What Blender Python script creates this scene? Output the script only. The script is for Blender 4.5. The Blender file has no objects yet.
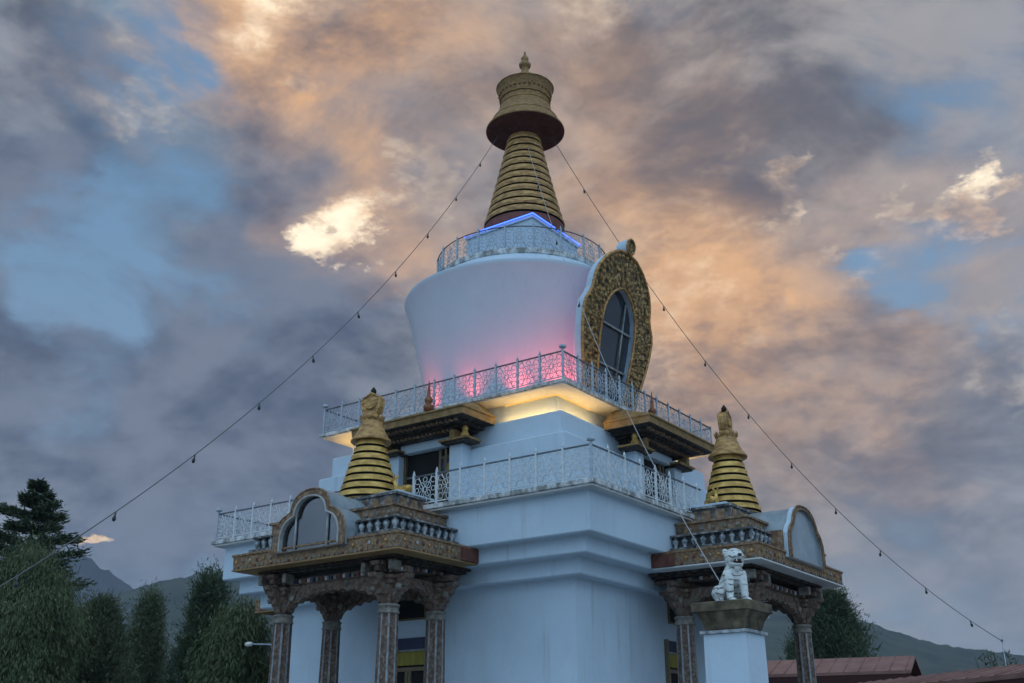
import bpy, bmesh, math, random
import numpy as np
from mathutils import Vector, Matrix
random.seed(7)
PI = math.pi
S = bpy.context.scene
COL = S.collection

# ------------------------------------------------------------------ camera
F, PITCH, AZ = 1052.33, 0.3736, 2.1976
CAM = Vector((19.905, -28.1335, 1.6))
fw = Vector((math.cos(PITCH)*math.cos(AZ), math.cos(PITCH)*math.sin(AZ), math.sin(PITCH)))
rt = Vector((math.sin(AZ), -math.cos(AZ), 0.0))
up = rt.cross(fw)
FH = Vector((math.cos(AZ), math.sin(AZ), 0.0))
cd = bpy.data.cameras.new('camera'); cam = bpy.data.objects.new('camera', cd); COL.objects.link(cam)
cam.matrix_world = Matrix(((rt.x, up.x, -fw.x, CAM.x), (rt.y, up.y, -fw.y, CAM.y), (rt.z, up.z, -fw.z, CAM.z), (0, 0, 0, 1)))
cd.sensor_width = 36; cd.lens = F/1024*36; cd.clip_start = .1; cd.clip_end = 30000
S.camera = cam
def direc(px, py):
    return (rt*(px-512)/F - up*(py-341.5)/F + fw)
def at(px, py, D):
    d = direc(px, py); return CAM + d*(D/d.dot(FH))

# ------------------------------------------------------------------ material helpers
def hexlin(r, g, b):
    return tuple(((c/255)/12.92 if c/255 <= .04045 else ((c/255+.055)/1.055)**2.4) for c in (r, g, b))+(1,)
def newmat(name):
    m = bpy.data.materials.new(name); m.use_nodes = True
    nt = m.node_tree; b = nt.nodes['Principled BSDF']
    return m, nt, b
def N(nt, t, **kw):
    n = nt.nodes.new(t)
    for k, v in kw.items():
        if k.startswith('i_'):
            key = k[2:]; n.inputs[int(key) if key.isdigit() else key].default_value = v
        else: setattr(n, k, v)
    return n
def ramp(nt, fac, stops):
    r = N(nt, 'ShaderNodeValToRGB'); e = r.color_ramp.elements
    while len(e) < len(stops): e.new(.5)
    for i, (p, c) in enumerate(stops): e[i].position = p; e[i].color = (*c[:3], 1)
    nt.links.new(fac, r.inputs[0]); return r.outputs[0]
def noise(nt, vec, scale, detail=4, rough=.55):
    n = N(nt, 'ShaderNodeTexNoise'); n.inputs['Scale'].default_value = scale
    n.inputs['Detail'].default_value = detail; n.inputs['Roughness'].default_value = rough
    if vec is not None: nt.links.new(vec, n.inputs['Vector'])
    return n
def scaled(nt, s):
    tc = N(nt, 'ShaderNodeTexCoord'); mp = N(nt, 'ShaderNodeMapping'); mp.inputs['Scale'].default_value = s
    nt.links.new(tc.outputs['Object'], mp.inputs[0]); return mp.outputs[0]
def mixc(nt, fac, a, b, mode='MIX'):
    m = N(nt, 'ShaderNodeMix', data_type='RGBA', blend_type=mode)
    for s, v in ((0, fac), (6, a), (7, b)):
        if hasattr(v, 'links') or hasattr(v, 'node'): nt.links.new(v, m.inputs[s])
        else: m.inputs[s].default_value = v if s == 0 else (*v[:3], 1)
    return m.outputs[2]
def bump(nt, b, h, strength=.3, dist=.02):
    n = N(nt, 'ShaderNodeBump'); n.inputs['Strength'].default_value = strength; n.inputs['Distance'].default_value = dist
    nt.links.new(h, n.inputs['Height']); nt.links.new(n.outputs[0], b.inputs['Normal'])
def noisy(name, c1, c2, scale=6, rough=.8, metal=0., bs=.2, bd=.02, stretch=(1, 1, 1), lo=.35, hi=.68):
    m, nt, b = newmat(name); v = scaled(nt, stretch)
    n = noise(nt, v, scale, 6, .6)
    nt.links.new(ramp(nt, n.outputs[0], [(lo, c1), (hi, c2)]), b.inputs['Base Color'])
    b.inputs['Roughness'].default_value = rough; b.inputs['Metallic'].default_value = metal
    if bs: bump(nt, b, n.outputs[0], bs, bd)
    return m
def plain(name, c, rough=.6, metal=0.):
    m, nt, b = newmat(name); b.inputs['Base Color'].default_value = (*c[:3], 1)
    b.inputs['Roughness'].default_value = rough; b.inputs['Metallic'].default_value = metal
    return m
def emit(name, c, s, base=(.02, .02, .02)):
    m, nt, b = newmat(name); b.inputs['Base Color'].default_value = (*base, 1)
    b.inputs['Emission Color'].default_value = (*c[:3], 1); b.inputs['Emission Strength'].default_value = s
    return m
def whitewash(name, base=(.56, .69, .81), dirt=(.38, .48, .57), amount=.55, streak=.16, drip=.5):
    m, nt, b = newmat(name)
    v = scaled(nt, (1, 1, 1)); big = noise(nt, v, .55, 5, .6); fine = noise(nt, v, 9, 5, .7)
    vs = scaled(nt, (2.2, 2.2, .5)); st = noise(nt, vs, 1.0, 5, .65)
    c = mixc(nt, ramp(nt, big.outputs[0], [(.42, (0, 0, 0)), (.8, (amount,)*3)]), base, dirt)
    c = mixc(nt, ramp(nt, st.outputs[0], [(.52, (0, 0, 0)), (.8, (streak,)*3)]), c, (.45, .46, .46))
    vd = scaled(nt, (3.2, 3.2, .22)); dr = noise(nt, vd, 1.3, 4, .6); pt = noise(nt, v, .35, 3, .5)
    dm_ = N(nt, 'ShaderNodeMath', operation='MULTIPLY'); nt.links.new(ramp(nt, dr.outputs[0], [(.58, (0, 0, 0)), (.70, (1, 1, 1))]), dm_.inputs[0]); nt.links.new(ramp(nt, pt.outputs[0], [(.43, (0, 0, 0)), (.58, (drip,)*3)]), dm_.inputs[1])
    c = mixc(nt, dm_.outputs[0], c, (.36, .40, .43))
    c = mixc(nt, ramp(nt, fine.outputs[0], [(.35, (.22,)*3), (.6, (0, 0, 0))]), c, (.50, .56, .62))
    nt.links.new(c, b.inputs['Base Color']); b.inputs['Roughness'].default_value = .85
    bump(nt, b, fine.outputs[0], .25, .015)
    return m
def weathered(name):       # white slab edge with mould stains
    m, nt, b = newmat(name)
    v = scaled(nt, (1.4, 1.4, .9)); n = noise(nt, v, 2.6, 7, .75); f = noise(nt, v, 14, 4, .7)
    c = mixc(nt, ramp(nt, n.outputs[0], [(.42, (0, 0, 0)), (.58, (.9,)*3)]), (.72, .74, .75), (.16, .17, .16))
    c = mixc(nt, ramp(nt, f.outputs[0], [(.5, (0, 0, 0)), (.75, (.5,)*3)]), c, (.4, .41, .4))
    nt.links.new(c, b.inputs['Base Color']); b.inputs['Roughness'].default_value = .9
    bump(nt, b, f.outputs[0], .3, .02); return m
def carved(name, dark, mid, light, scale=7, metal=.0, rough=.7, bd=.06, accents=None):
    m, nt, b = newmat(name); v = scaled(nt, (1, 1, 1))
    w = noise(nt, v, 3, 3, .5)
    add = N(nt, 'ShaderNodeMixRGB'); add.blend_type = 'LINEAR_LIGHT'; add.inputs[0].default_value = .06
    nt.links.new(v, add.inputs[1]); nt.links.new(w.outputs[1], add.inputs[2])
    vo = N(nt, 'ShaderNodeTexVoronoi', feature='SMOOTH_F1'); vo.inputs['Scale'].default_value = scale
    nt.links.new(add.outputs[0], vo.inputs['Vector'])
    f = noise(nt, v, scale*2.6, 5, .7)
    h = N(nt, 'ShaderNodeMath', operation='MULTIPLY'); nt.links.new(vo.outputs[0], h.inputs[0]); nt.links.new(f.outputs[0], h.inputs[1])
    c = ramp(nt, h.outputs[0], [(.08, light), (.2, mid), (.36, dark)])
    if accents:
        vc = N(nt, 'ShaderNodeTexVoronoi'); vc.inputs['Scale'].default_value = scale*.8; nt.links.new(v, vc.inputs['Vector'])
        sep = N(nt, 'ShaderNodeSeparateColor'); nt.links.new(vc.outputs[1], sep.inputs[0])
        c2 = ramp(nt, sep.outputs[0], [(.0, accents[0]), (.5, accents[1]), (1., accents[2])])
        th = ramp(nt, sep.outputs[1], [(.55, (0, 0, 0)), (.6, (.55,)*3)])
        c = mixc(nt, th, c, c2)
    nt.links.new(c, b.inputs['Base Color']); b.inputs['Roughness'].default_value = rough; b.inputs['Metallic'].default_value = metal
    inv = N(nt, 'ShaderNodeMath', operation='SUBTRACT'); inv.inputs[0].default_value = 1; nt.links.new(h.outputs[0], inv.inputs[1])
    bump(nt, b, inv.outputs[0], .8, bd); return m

M = {}
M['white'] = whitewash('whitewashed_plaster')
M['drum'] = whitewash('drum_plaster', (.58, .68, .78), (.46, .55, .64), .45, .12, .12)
M['edge'] = weathered('stained_slab_edge')
M['soffit'] = noisy('pale_soffit', (.58, .60, .61), (.70, .71, .72), 2, .85, 0, .1)
M['gold'] = noisy('aged_gilding', (.24, .125, .045), (.68, .405, .15), 4, .55, .3, .2, .02, (1, 1, 2.5))
M['umbrella'] = noisy('browned_gilding', (.21, .115, .045), (.42, .25, .10), 6, .6, .25, .25, .03, (1, 1, 3))
M['brightgold'] = noisy('yellow_gilding', (.36, .21, .045), (.84, .53, .15), 3.5, .45, .3, .12, .02, (1, 1, 2))
M['gap'] = plain('dark_groove', (.018, .014, .012), .9)
M['maroon'] = noisy('maroon_paint', (.12, .036, .028), (.20, .065, .048), 4, .7)
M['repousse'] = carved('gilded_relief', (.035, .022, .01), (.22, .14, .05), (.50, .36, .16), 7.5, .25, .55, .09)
M['frieze'] = carved('painted_relief_frieze', (.14, .085, .048), (.26, .16, .085), (.38, .25, .14), 13, .0, .8, .03, [(.27, .19, .08), (.22, .10, .06), (.21, .20, .16)])
M['brown'] = carved('painted_brown_relief', (.12, .075, .048), (.25, .16, .098), (.38, .27, .17), 9, 0, .8, .02, [(.26, .17, .08), (.2, .085, .05), (.19, .2, .18)])
M['darkwood'] = carved('dark_carved_wood', (.012, .01, .009), (.035, .027, .022), (.10, .08, .06), 9, 0, .75, .03)
M['carve'] = carved('carved_bracket_wood', (.075, .048, .037), (.145, .093, .07), (.24, .175, .135), 12, 0, .85, .012, [(.15, .065, .045), (.17, .17, .15), (.16, .10, .06)])
M['columnp'] = carved('column_panel_paint', (.075, .046, .036), (.125, .078, .058), (.22, .17, .13), 13, 0, .75, .01, [(.12, .055, .045), (.08, .06, .055), (.22, .18, .14)])
M['fillet'] = noisy('pale_column_fillet', (.16, .17, .175), (.34, .37, .39), 6, .7)
M['trim'] = noisy('pale_trim_paint', (.34, .34, .33), (.52, .53, .52), 8, .7)
M['greytier'] = carved('grey_painted_relief', (.05, .052, .055), (.14, .14, .14), (.34, .35, .36), 6, 0, .8, .04)
M['vase'] = noisy('pale_vase_paint', (.12, .14, .16), (.46, .51, .54), 7, .6, 0, .2, .02, (1, 1, 1), .40, .62)
M['friezeback'] = noisy('slate_frieze_back', (.035, .04, .045), (.10, .105, .11), 9, .8)
M['boss'] = noisy('dull_boss_paint', (.12, .11, .09), (.30, .28, .24), 8, .7)
M['brickred'] = noisy('brick_red_paint', (.10, .035, .025), (.20, .075, .05), 7, .8)
M['tan'] = noisy('tan_soffit_paint', (.25, .15, .065), (.36, .225, .10), 3, .75, 0, .1)
M['canopy'] = noisy('ochre_canopy_paint', (.20, .12, .045), (.38, .245, .10), 5, .6, .15, .2, .02)
M['shell'] = noisy('blue_grey_sheet', (.22, .27, .31), (.36, .42, .46), 2.5, .45, .1, .08)
M['iron'] = noisy('pale_blue_iron_paint', (.30, .37, .44), (.52, .60, .68), 7, .5, 0, 0)
M['ironpale'] = noisy('white_iron_paint', (.55, .60, .64), (.74, .78, .80), 7, .5, 0, 0)
M['darkiron'] = noisy('dark_iron_paint', (.07, .08, .10), (.16, .18, .21), 7, .5, .2, 0)
M['shadepanel'] = plain('opening_shade_panel', (.008, .008, .009), .9)  # black panels paint the deep shade of openings, no room behind them
M['glass'] = plain('dark_window_glass', (.035, .048, .062), .05); M['glass'].node_tree.nodes['Principled BSDF'].inputs['Specular IOR Level'].default_value = .7
def clear_glass():
    m, nt, b = newmat('clear_window_pane'); out = nt.nodes['Material Output']
    tr = N(nt, 'ShaderNodeBsdfTransparent'); tr.inputs[0].default_value = (.62, .68, .74, 1); gl = N(nt, 'ShaderNodeBsdfGlossy'); gl.inputs['Roughness'].default_value = .03
    gl.inputs[0].default_value = (.9, .93, 1, 1); mx = N(nt, 'ShaderNodeMixShader'); lw = N(nt, 'ShaderNodeFresnel'); lw.inputs[0].default_value = 2.7
    nt.links.new(lw.outputs[0], mx.inputs[0]); nt.links.new(tr.outputs[0], mx.inputs[1]); nt.links.new(gl.outputs[0], mx.inputs[2]); nt.links.new(mx.outputs[0], out.inputs[0]); return m
M['clearglass'] = clear_glass()
M['skyglass'] = noisy('sky_reflection_glass', (.22, .28, .33), (.34, .41, .46), .8, .18, 0, 0)  # reflection of the pale sky painted into the pane colour
M['reveal'] = noisy('blue_painted_reveal', (.30, .42, .56), (.42, .54, .66), 4, .7, 0, 0)
M['blueband'] = noisy('navy_paint', (.018, .026, .06), (.03, .045, .1), 5, .6, 0, 0)
M['yellow'] = noisy('yellow_valance_cloth', (.20, .17, .02), (.34, .29, .05), 3, .8, 0, .3, .02, (6, 6, 1))
M['doorwood'] = noisy('door_wood', (.10, .075, .04), (.2, .15, .075), 6, .5, 0, .1, .01, (6, 6, 1))
M['red'] = noisy('finial_red', (.16, .05, .03), (.3, .13, .05), 8, .5, .3, 0)
M['neon'] = emit('blue_neon', (.035, .11, 1.0), 4.2)
M['strip'] = emit('warm_strip', (1.0, .50, .10), .9); M['strip2'] = emit('warm_trough_strip', (1.0, .54, .13), 17)
M['redlens'] = emit('red_lens', (1, .08, .1), 6)
M['warmlens'] = emit('warm_lens', (1, .5, .15), 4)
M['cable'] = plain('dark_cable', (.12, .12, .12), .6)
M['palecable'] = plain('pale_cable', (.42, .42, .42), .6)
M['bulb'] = plain('silhouette_bulb', (.02, .022, .025), .15)  # near-black colour paints the bulbs as backlit silhouettes against the sky
M['milkbulb'] = plain('milk_bulb', (.75, .75, .72), .2)

# ------------------------------------------------------------------ mesh builder
class MB:
    def __init__(s): s.v = []; s.f = []; s.m = []; s.sm = []; s.mats = []
    def mi(s, m):
        if m not in s.mats: s.mats.append(m)
        return s.mats.index(m)
    def add(s, vs, fs, m, smooth=False):
        o = len(s.v); k = s.mi(m); s.v += [tuple(v) for v in vs]
        for f in fs: s.f.append([i+o for i in f]); s.m.append(k); s.sm.append(smooth)
    def box(s, x0, x1, y0, y1, z0, z1, m, c=0.0):
        if c <= 0:
            v = [(x, y, z) for z in (z0, z1) for y in (y0, y1) for x in (x0, x1)]
            s.add(v, [(0, 2, 3, 1), (4, 5, 7, 6), (0, 1, 5, 4), (2, 6, 7, 3), (0, 4, 6, 2), (1, 3, 7, 5)], m)
        else:
            bm = bmesh.new(); bmesh.ops.create_cube(bm, size=1)
            for q in bm.verts: q.co = Vector(((x0+x1)/2+q.co.x*(x1-x0), (y0+y1)/2+q.co.y*(y1-y0), (z0+z1)/2+q.co.z*(z1-z0)))
            bmesh.ops.bevel(bm, geom=list(bm.edges), offset=c, segments=1, affect='EDGES')
            bm.verts.index_update()
            s.add([q.co[:] for q in bm.verts], [[q.index for q in f.verts] for f in bm.faces], m); bm.free()
    def lathe(s, prof, m, cx=0, cy=0, n=48, mats=None, smooth=True, cap=True):
        vs = [(cx+r*math.cos(2*PI*k/n), cy+r*math.sin(2*PI*k/n), z) for r, z in prof for k in range(n)]
        o = len(s.v); s.v += vs
        for i in range(len(prof)-1):
            mm = s.mi(mats[i] if mats else m)
            for k in range(n):
                a, b = i*n+k, i*n+(k+1) % n
                s.f.append([o+a, o+b, o+b+n, o+a+n]); s.m.append(mm); s.sm.append(smooth)
        if cap:
            s.f.append([o+k for k in reversed(range(n))]); s.m.append(s.mi(mats[0] if mats else m)); s.sm.append(False)
            t = (len(prof)-1)*n; s.f.append([o+t+k for k in range(n)]); s.m.append(s.mi(mats[-1] if mats else m)); s.sm.append(False)
    def square(s, prof, mats, cx=0, cy=0):   # square plan profile (half, z)
        vs = []
        for r, z in prof: vs += [(cx-r, cy-r, z), (cx+r, cy-r, z), (cx+r, cy+r, z), (cx-r, cy+r, z)]
        fs = []; o = len(s.v); s.v += vs
        for i in range(len(prof)-1):
            mm = s.mi(mats[i] if isinstance(mats, list) else mats)
            for k in range(4):
                a, b = i*4+k, i*4+(k+1) % 4
                s.f.append([o+a, o+b, o+b+4, o+a+4]); s.m.append(mm); s.sm.append(False)
        for idx, i in (((3, 2, 1, 0), 0), ((0, 1, 2, 3), len(prof)-1)):
            s.f.append([o+i*4+k for k in idx]); s.m.append(s.mi(mats[0 if i == 0 else -1] if isinstance(mats, list) else mats)); s.sm.append(False)
    def prism(s, pts, fn, d0, d1, m, mside=None, mback=None, smooth=False):
        n = len(pts); v = [fn(p, d0) for p in pts]+[fn(p, d1) for p in pts]
        s.add(v, [list(range(n))], m); s.add(v, [list(reversed(range(n, 2*n)))], mback or m)
        s.add(v, [(i, i+n, (i+1) % n+n, (i+1) % n) for i in range(n)], mside or m, smooth)
    def ringprism(s, outer, inner, fn, d0, d1, mf, mo, mi_):
        n = len(outer); o = [fn(p, d0) for p in outer]; i = [fn(p, d0) for p in inner]
        ob = [fn(p, d1) for p in outer]; ib = [fn(p, d1) for p in inner]
        v = o+i+ob+ib
        s.add(v, [(k, (k+1) % n, n+(k+1) % n, n+k) for k in range(n)], mf)
        s.add(v, [(k, 2*n+k, 2*n+(k+1) % n, (k+1) % n) for k in range(n)], mo)
        s.add(v, [(n+k, n+(k+1) % n, 3*n+(k+1) % n, 3*n+k) for k in range(n)], mi_)
        s.add(v, [(2*n+k, 3*n+k, 3*n+(k+1) % n, 2*n+(k+1) % n) for k in range(n)], mo)
    def tube(s, path, r, m, n=6, closed=False, smooth=True):
        P = [Vector(p) for p in path]; L = len(P); o = len(s.v); k = s.mi(m)
        rr = r if isinstance(r, (list, tuple)) else [r]*L
        nrm = None
        for i in range(L):
            a = P[(i-1) % L] if closed or i > 0 else P[i]; b = P[(i+1) % L] if closed or i < L-1 else P[i]
            t = (b-a).normalized()
            if nrm is None:
                nrm = t.orthogonal().normalized()
            nrm = (nrm-t*nrm.dot(t)); nrm = nrm.normalized() if nrm.length > 1e-6 else t.orthogonal().normalized()
            bn = t.cross(nrm)
            for j in range(n):
                a_ = 2*PI*j/n+PI/n; s.v.append(tuple(P[i]+(nrm*math.cos(a_)+bn*math.sin(a_))*rr[i]))
        for i in range(L if closed else L-1):
            for j in range(n):
                a, b = i*n+j, i*n+(j+1) % n; c_ = ((i+1) % L)*n
                s.f.append([o+a, o+b, o+c_+(j+1) % n, o+c_+j]); s.m.append(k); s.sm.append(smooth)
        if not closed:
            s.f.append([o+j for j in reversed(range(n))]); s.m.append(k); s.sm.append(False)
            s.f.append([o+(L-1)*n+j for j in range(n)]); s.m.append(k); s.sm.append(False)
    def blob(s, c, r, m, rot=None, n=10):
        rx, ry, rz = r if isinstance(r, (tuple, list)) else (r, r, r)
        vs = [];
        for i in range(n+1):
            t = PI*i/n
            for j in range(2*n):
                p = Vector((rx*math.sin(t)*math.cos(PI*j/n), ry*math.sin(t)*math.sin(PI*j/n), rz*math.cos(t)))
                if rot is not None: p = rot @ p
                vs.append(tuple(Vector(c)+p))
        fs = [(i*2*n+j, (i+1)*2*n+j, (i+1)*2*n+(j+1) % (2*n), i*2*n+(j+1) % (2*n)) for i in range(n) for j in range(2*n)]
        s.add(vs, fs, m, True)
    def rot(s, k):    # quarter turns about the tower axis
        c, sn = [(1, 0), (0, 1), (-1, 0), (0, -1)][k % 4]
        s.v = [(x*c-y*sn, x*sn+y*c, z) for x, y, z in s.v]; return s
    def mesh(s, name):
        me = bpy.data.meshes.new(name); me.from_pydata(s.v, [], s.f)
        for m in s.mats: me.materials.append(m)
        me.polygons.foreach_set('material_index', s.m); me.polygons.foreach_set('use_smooth', s.sm)
        me.validate(); me.update(); return me
    def build(s, name, parent=None, loc=None, label=None):
        o = bpy.data.objects.new(name, s.mesh(name)); COL.objects.link(o)
        if loc is not None: o.location = loc
        if parent is not None: o.parent = parent
        if label: o['label'] = label
        return o
def weld(o, merge=1e-4):
    bm = bmesh.new(); bm.from_mesh(o.data); bmesh.ops.remove_doubles(bm, verts=bm.verts, dist=merge)
    bmesh.ops.recalc_face_normals(bm, faces=bm.faces); bm.to_mesh(o.data); bm.free(); return o
def tag(o, label, cat=None, group=None, kind=None):
    if label: o['label'] = label
    if cat: o['category'] = cat
    if group: o['group'] = group
    if kind: o['kind'] = kind
    return o
def empty(name, loc=(0, 0, 0)):
    o = bpy.data.objects.new(name, None); COL.objects.link(o); o.location = loc; o.empty_display_size = .3; return o
def structure(o): o['kind'] = 'structure'; return o

# ================================================================== the stupa
T = empty('stupa')
tag(T, 'whitewashed Buddhist stupa with pink lit drum, gilded ringed spire and carved porches', 'stupa')
Z2, Z3 = 7.80, 11.40

b = MB()
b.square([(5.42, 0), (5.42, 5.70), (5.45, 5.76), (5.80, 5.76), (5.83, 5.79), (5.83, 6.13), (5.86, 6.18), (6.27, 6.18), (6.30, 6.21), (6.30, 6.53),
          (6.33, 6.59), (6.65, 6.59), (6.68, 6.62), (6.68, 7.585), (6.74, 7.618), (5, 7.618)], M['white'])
b.build('base_wall', T)
b = MB()
b.square([(6.0, 7.62), (6.94, 7.62), (6.94, 7.66), (7.0, 7.68), (7.0, 7.79), (6.985, 7.80), (6.0, 7.80)],
         [M['soffit'], M['soffit'], M['edge'], M['edge'], M['edge'], M['edge']])
b.build('lower_terrace', T)
b = MB()
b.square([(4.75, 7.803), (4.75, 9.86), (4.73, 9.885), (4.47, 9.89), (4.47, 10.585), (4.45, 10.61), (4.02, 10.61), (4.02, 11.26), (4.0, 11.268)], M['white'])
b.build('upper_wall', T)
b = MB()
b.square([(3.9, 11.27), (4.76, 11.27), (4.76, 11.29), (4.82, 11.31), (4.82, 11.39), (4.81, 11.40), (4.0, 11.40)],
         [M['soffit'], M['soffit'], M['edge'], M['edge'], M['edge'], M['edge']])
b.build('upper_terrace', T)
# drum
prof = [(2.98, 11.403), (3.10, 11.9), (3.26, 12.6), (3.43, 13.3), (3.565, 13.9), (3.70, 14.5), (3.84, 15.1), (3.96, 15.6), (4.075, 16.0), (4.15, 16.2),
        (4.19, 16.30), (4.17, 16.35)]
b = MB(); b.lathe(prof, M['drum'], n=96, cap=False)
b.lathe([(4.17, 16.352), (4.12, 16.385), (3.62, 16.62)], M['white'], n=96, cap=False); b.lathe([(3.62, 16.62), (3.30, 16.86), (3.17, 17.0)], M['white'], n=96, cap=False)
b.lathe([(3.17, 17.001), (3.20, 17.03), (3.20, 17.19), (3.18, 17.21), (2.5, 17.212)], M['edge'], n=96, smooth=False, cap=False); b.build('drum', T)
# harmika with neon edge
b = MB(); b.square([(1.44, 17.215), (1.44, 18.92), (1.50, 18.93), (1.50, 19.03), (1.0, 19.04)], M['shellw'] if 'shellw' in M else M['white'])
b.build('harmika', T)
b = MB()
for k in range(4):
    t = MB(); t.tube([(-1.53, -1.53, 19.06), (1.53, -1.53, 19.06)], .019, M['neon'], 8); t.rot(k)
    b.add(t.v, t.f, M['neon'], True)
b.build('neon_tube', T)
# spire
prof = [(1.50, 19.045), (1.50, 19.16), (1.46, 19.50)]; mats = [M['maroon'], M['maroon']]
nr = 12; z0, z1 = 19.50, 23.35
for i in range(nr):
    za = z0+(z1-z0)*i/nr; zb = z0+(z1-z0)*(i+1)/nr; h = zb-za
    jt = random.uniform(-.012, .012)
    R0 = 1.46+jt*0+(.56-1.46)*((za-z0)/(z1-z0))**.93 if za > z0 else 1.46; R1 = 1.46+(.56-1.46)*((zb-z0)/(z1-z0))**.93
    prof += [(R0-.09, za+.005), (R0-.09, za+.24*h), (R0+.015, za+.25*h), (R0+.03, za+.5*h), (R1+.05, zb-.03*h), (R1-.0, zb)]
    mats += [M['gap'], M['gap'], M['gap'], M['gold'], M['gold'], M['gap']]
SX, SY = .10, .075
b = MB(); b.lathe(prof, None, SX*.6, SY*.6, n=64, mats=mats, smooth=False); b.build('spire', T)
# umbrella
prof = [(.52, 23.35), (.60, 23.62), (1.0, 23.72), (1.42, 23.66), (1.49, 23.64), (1.50, 23.68), (1.38, 23.86), (1.20, 24.18), (1.05, 24.45), (.97, 24.72), (.92, 24.74), (.92, 24.80), (.94, 24.98),
        (.94, 25.0), (.98, 25.03), (.96, 25.18), (.99, 25.36), (1.08, 25.55), (1.10, 25.60), (1.07, 25.64), (.7, 25.72), (.3, 25.80)]
mats = [M['maroon']]*4+[M['umbrella']]*17
b = MB(); b.lathe(prof, None, SX, SY, n=64, mats=mats)
for rr, zz in ((1.47, 23.72), (1.24, 24.12), (.96, 24.77), (.97, 25.02), (1.10, 25.60)):
    b.tube([(SX+rr*math.cos(2*PI*k/64), SY+rr*math.sin(2*PI*k/64), zz) for k in range(64)], .022, M['gold'], 5, closed=True)
for k in range(32):
    a = 2*PI*k/32; b.blob((SX+1.0*math.cos(a), SY+1.0*math.sin(a), 25.27), (.05, .05, .07), M['umbrella'], n=4)
for k in range(48):   # raised petals on the bell
    a = 2*PI*k/48
b.build('umbrella', T)
prof = [(.30, 25.80), (.36, 25.88), (.40, 26.0), (.30, 26.06), (.34, 26.14), (.36, 26.2), (.18, 26.28), (.14, 26.5), (.15, 26.6), (.22, 26.66), (.24, 26.76), (.17, 26.86), (.11, 26.92), (.14, 26.98), (.15, 27.06), (.09, 27.14), (.05, 27.22), (.035, 27.36)]
b = MB(); b.lathe(prof, M['umbrella'], SX, SY, n=32)
for k in range(10):
    a = 2*PI*k/10; b.blob((SX+.36*math.cos(a), SY+.36*math.sin(a), 26.04), (.09, .09, .13), M['umbrella'], n=5)
b.build('finial', T)

# ---- railings
def scroll_panel(w, h, mat):
    """wrought iron panel: flower of rings, corner scrolls, thin bars; x 0..w, z 0..h"""
    m = MB(); r = .0125
    def ring(cx, cz, R, n=10, a0=0, a1=2*PI):
        full = abs(a1-a0-2*PI) < 1e-6
        pts = [(cx+R*math.cos(a0+(a1-a0)*k/(n if full else n-1)), 0, cz+R*math.sin(a0+(a1-a0)*k/(n if full else n-1))) for k in range(n)]
        m.tube(pts, r, mat, 4, closed=full)
    cx, cz = w/2, h/2; R = min(w, h)*.125
    ring(cx, cz, R*.8)
    for k in range(4): ring(cx+1.75*R*math.cos(PI/4+k*PI/2), cz+1.75*R*math.sin(PI/4+k*PI/2), R)
    for sx in (-1, 1):
        for sz in (-1, 1):
            ring(cx+sx*(w/2-R*1.15), cz+sz*(h/2-R*1.25), R*.9, 9, 0, 1.7*PI)
        ring(cx+sx*(w/2-R*1.0), cz, R*.75)
        ring(cx, cz+sx*(h/2-R*.95), R*.8)
    m.tube([(cx-2.6*R, 0, 0), (cx-.5*R, 0, cz), (cx-2.6*R, 0, h)], r, mat, 4)
    m.tube([(cx+2.6*R, 0, 0), (cx+.5*R, 0, cz), (cx+2.6*R, 0, h)], r, mat, 4)
    return m.mesh('scroll_panel')
def post_mesh(h, mat):
    m = MB(); m.box(-.028, .028, -.028, .028, 0, h, mat)
    m.lathe([(.028, h), (.044, h+.02), (.028, h+.05), (.02, h+.08), (.006, h+.13)], mat, n=8)
    return m.mesh('post')
def corner_mesh(h, mat):
    m = MB(); m.box(-.028, .028, -.028, .028, 0, h, mat); m.lathe([(.03, h), (.10, h+.02), (.11, h+.06), (.07, h+.11), (.02, h+.13)], mat, n=10)
    return m.mesh('corner_post')
PH = .86
shared = {}
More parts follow.
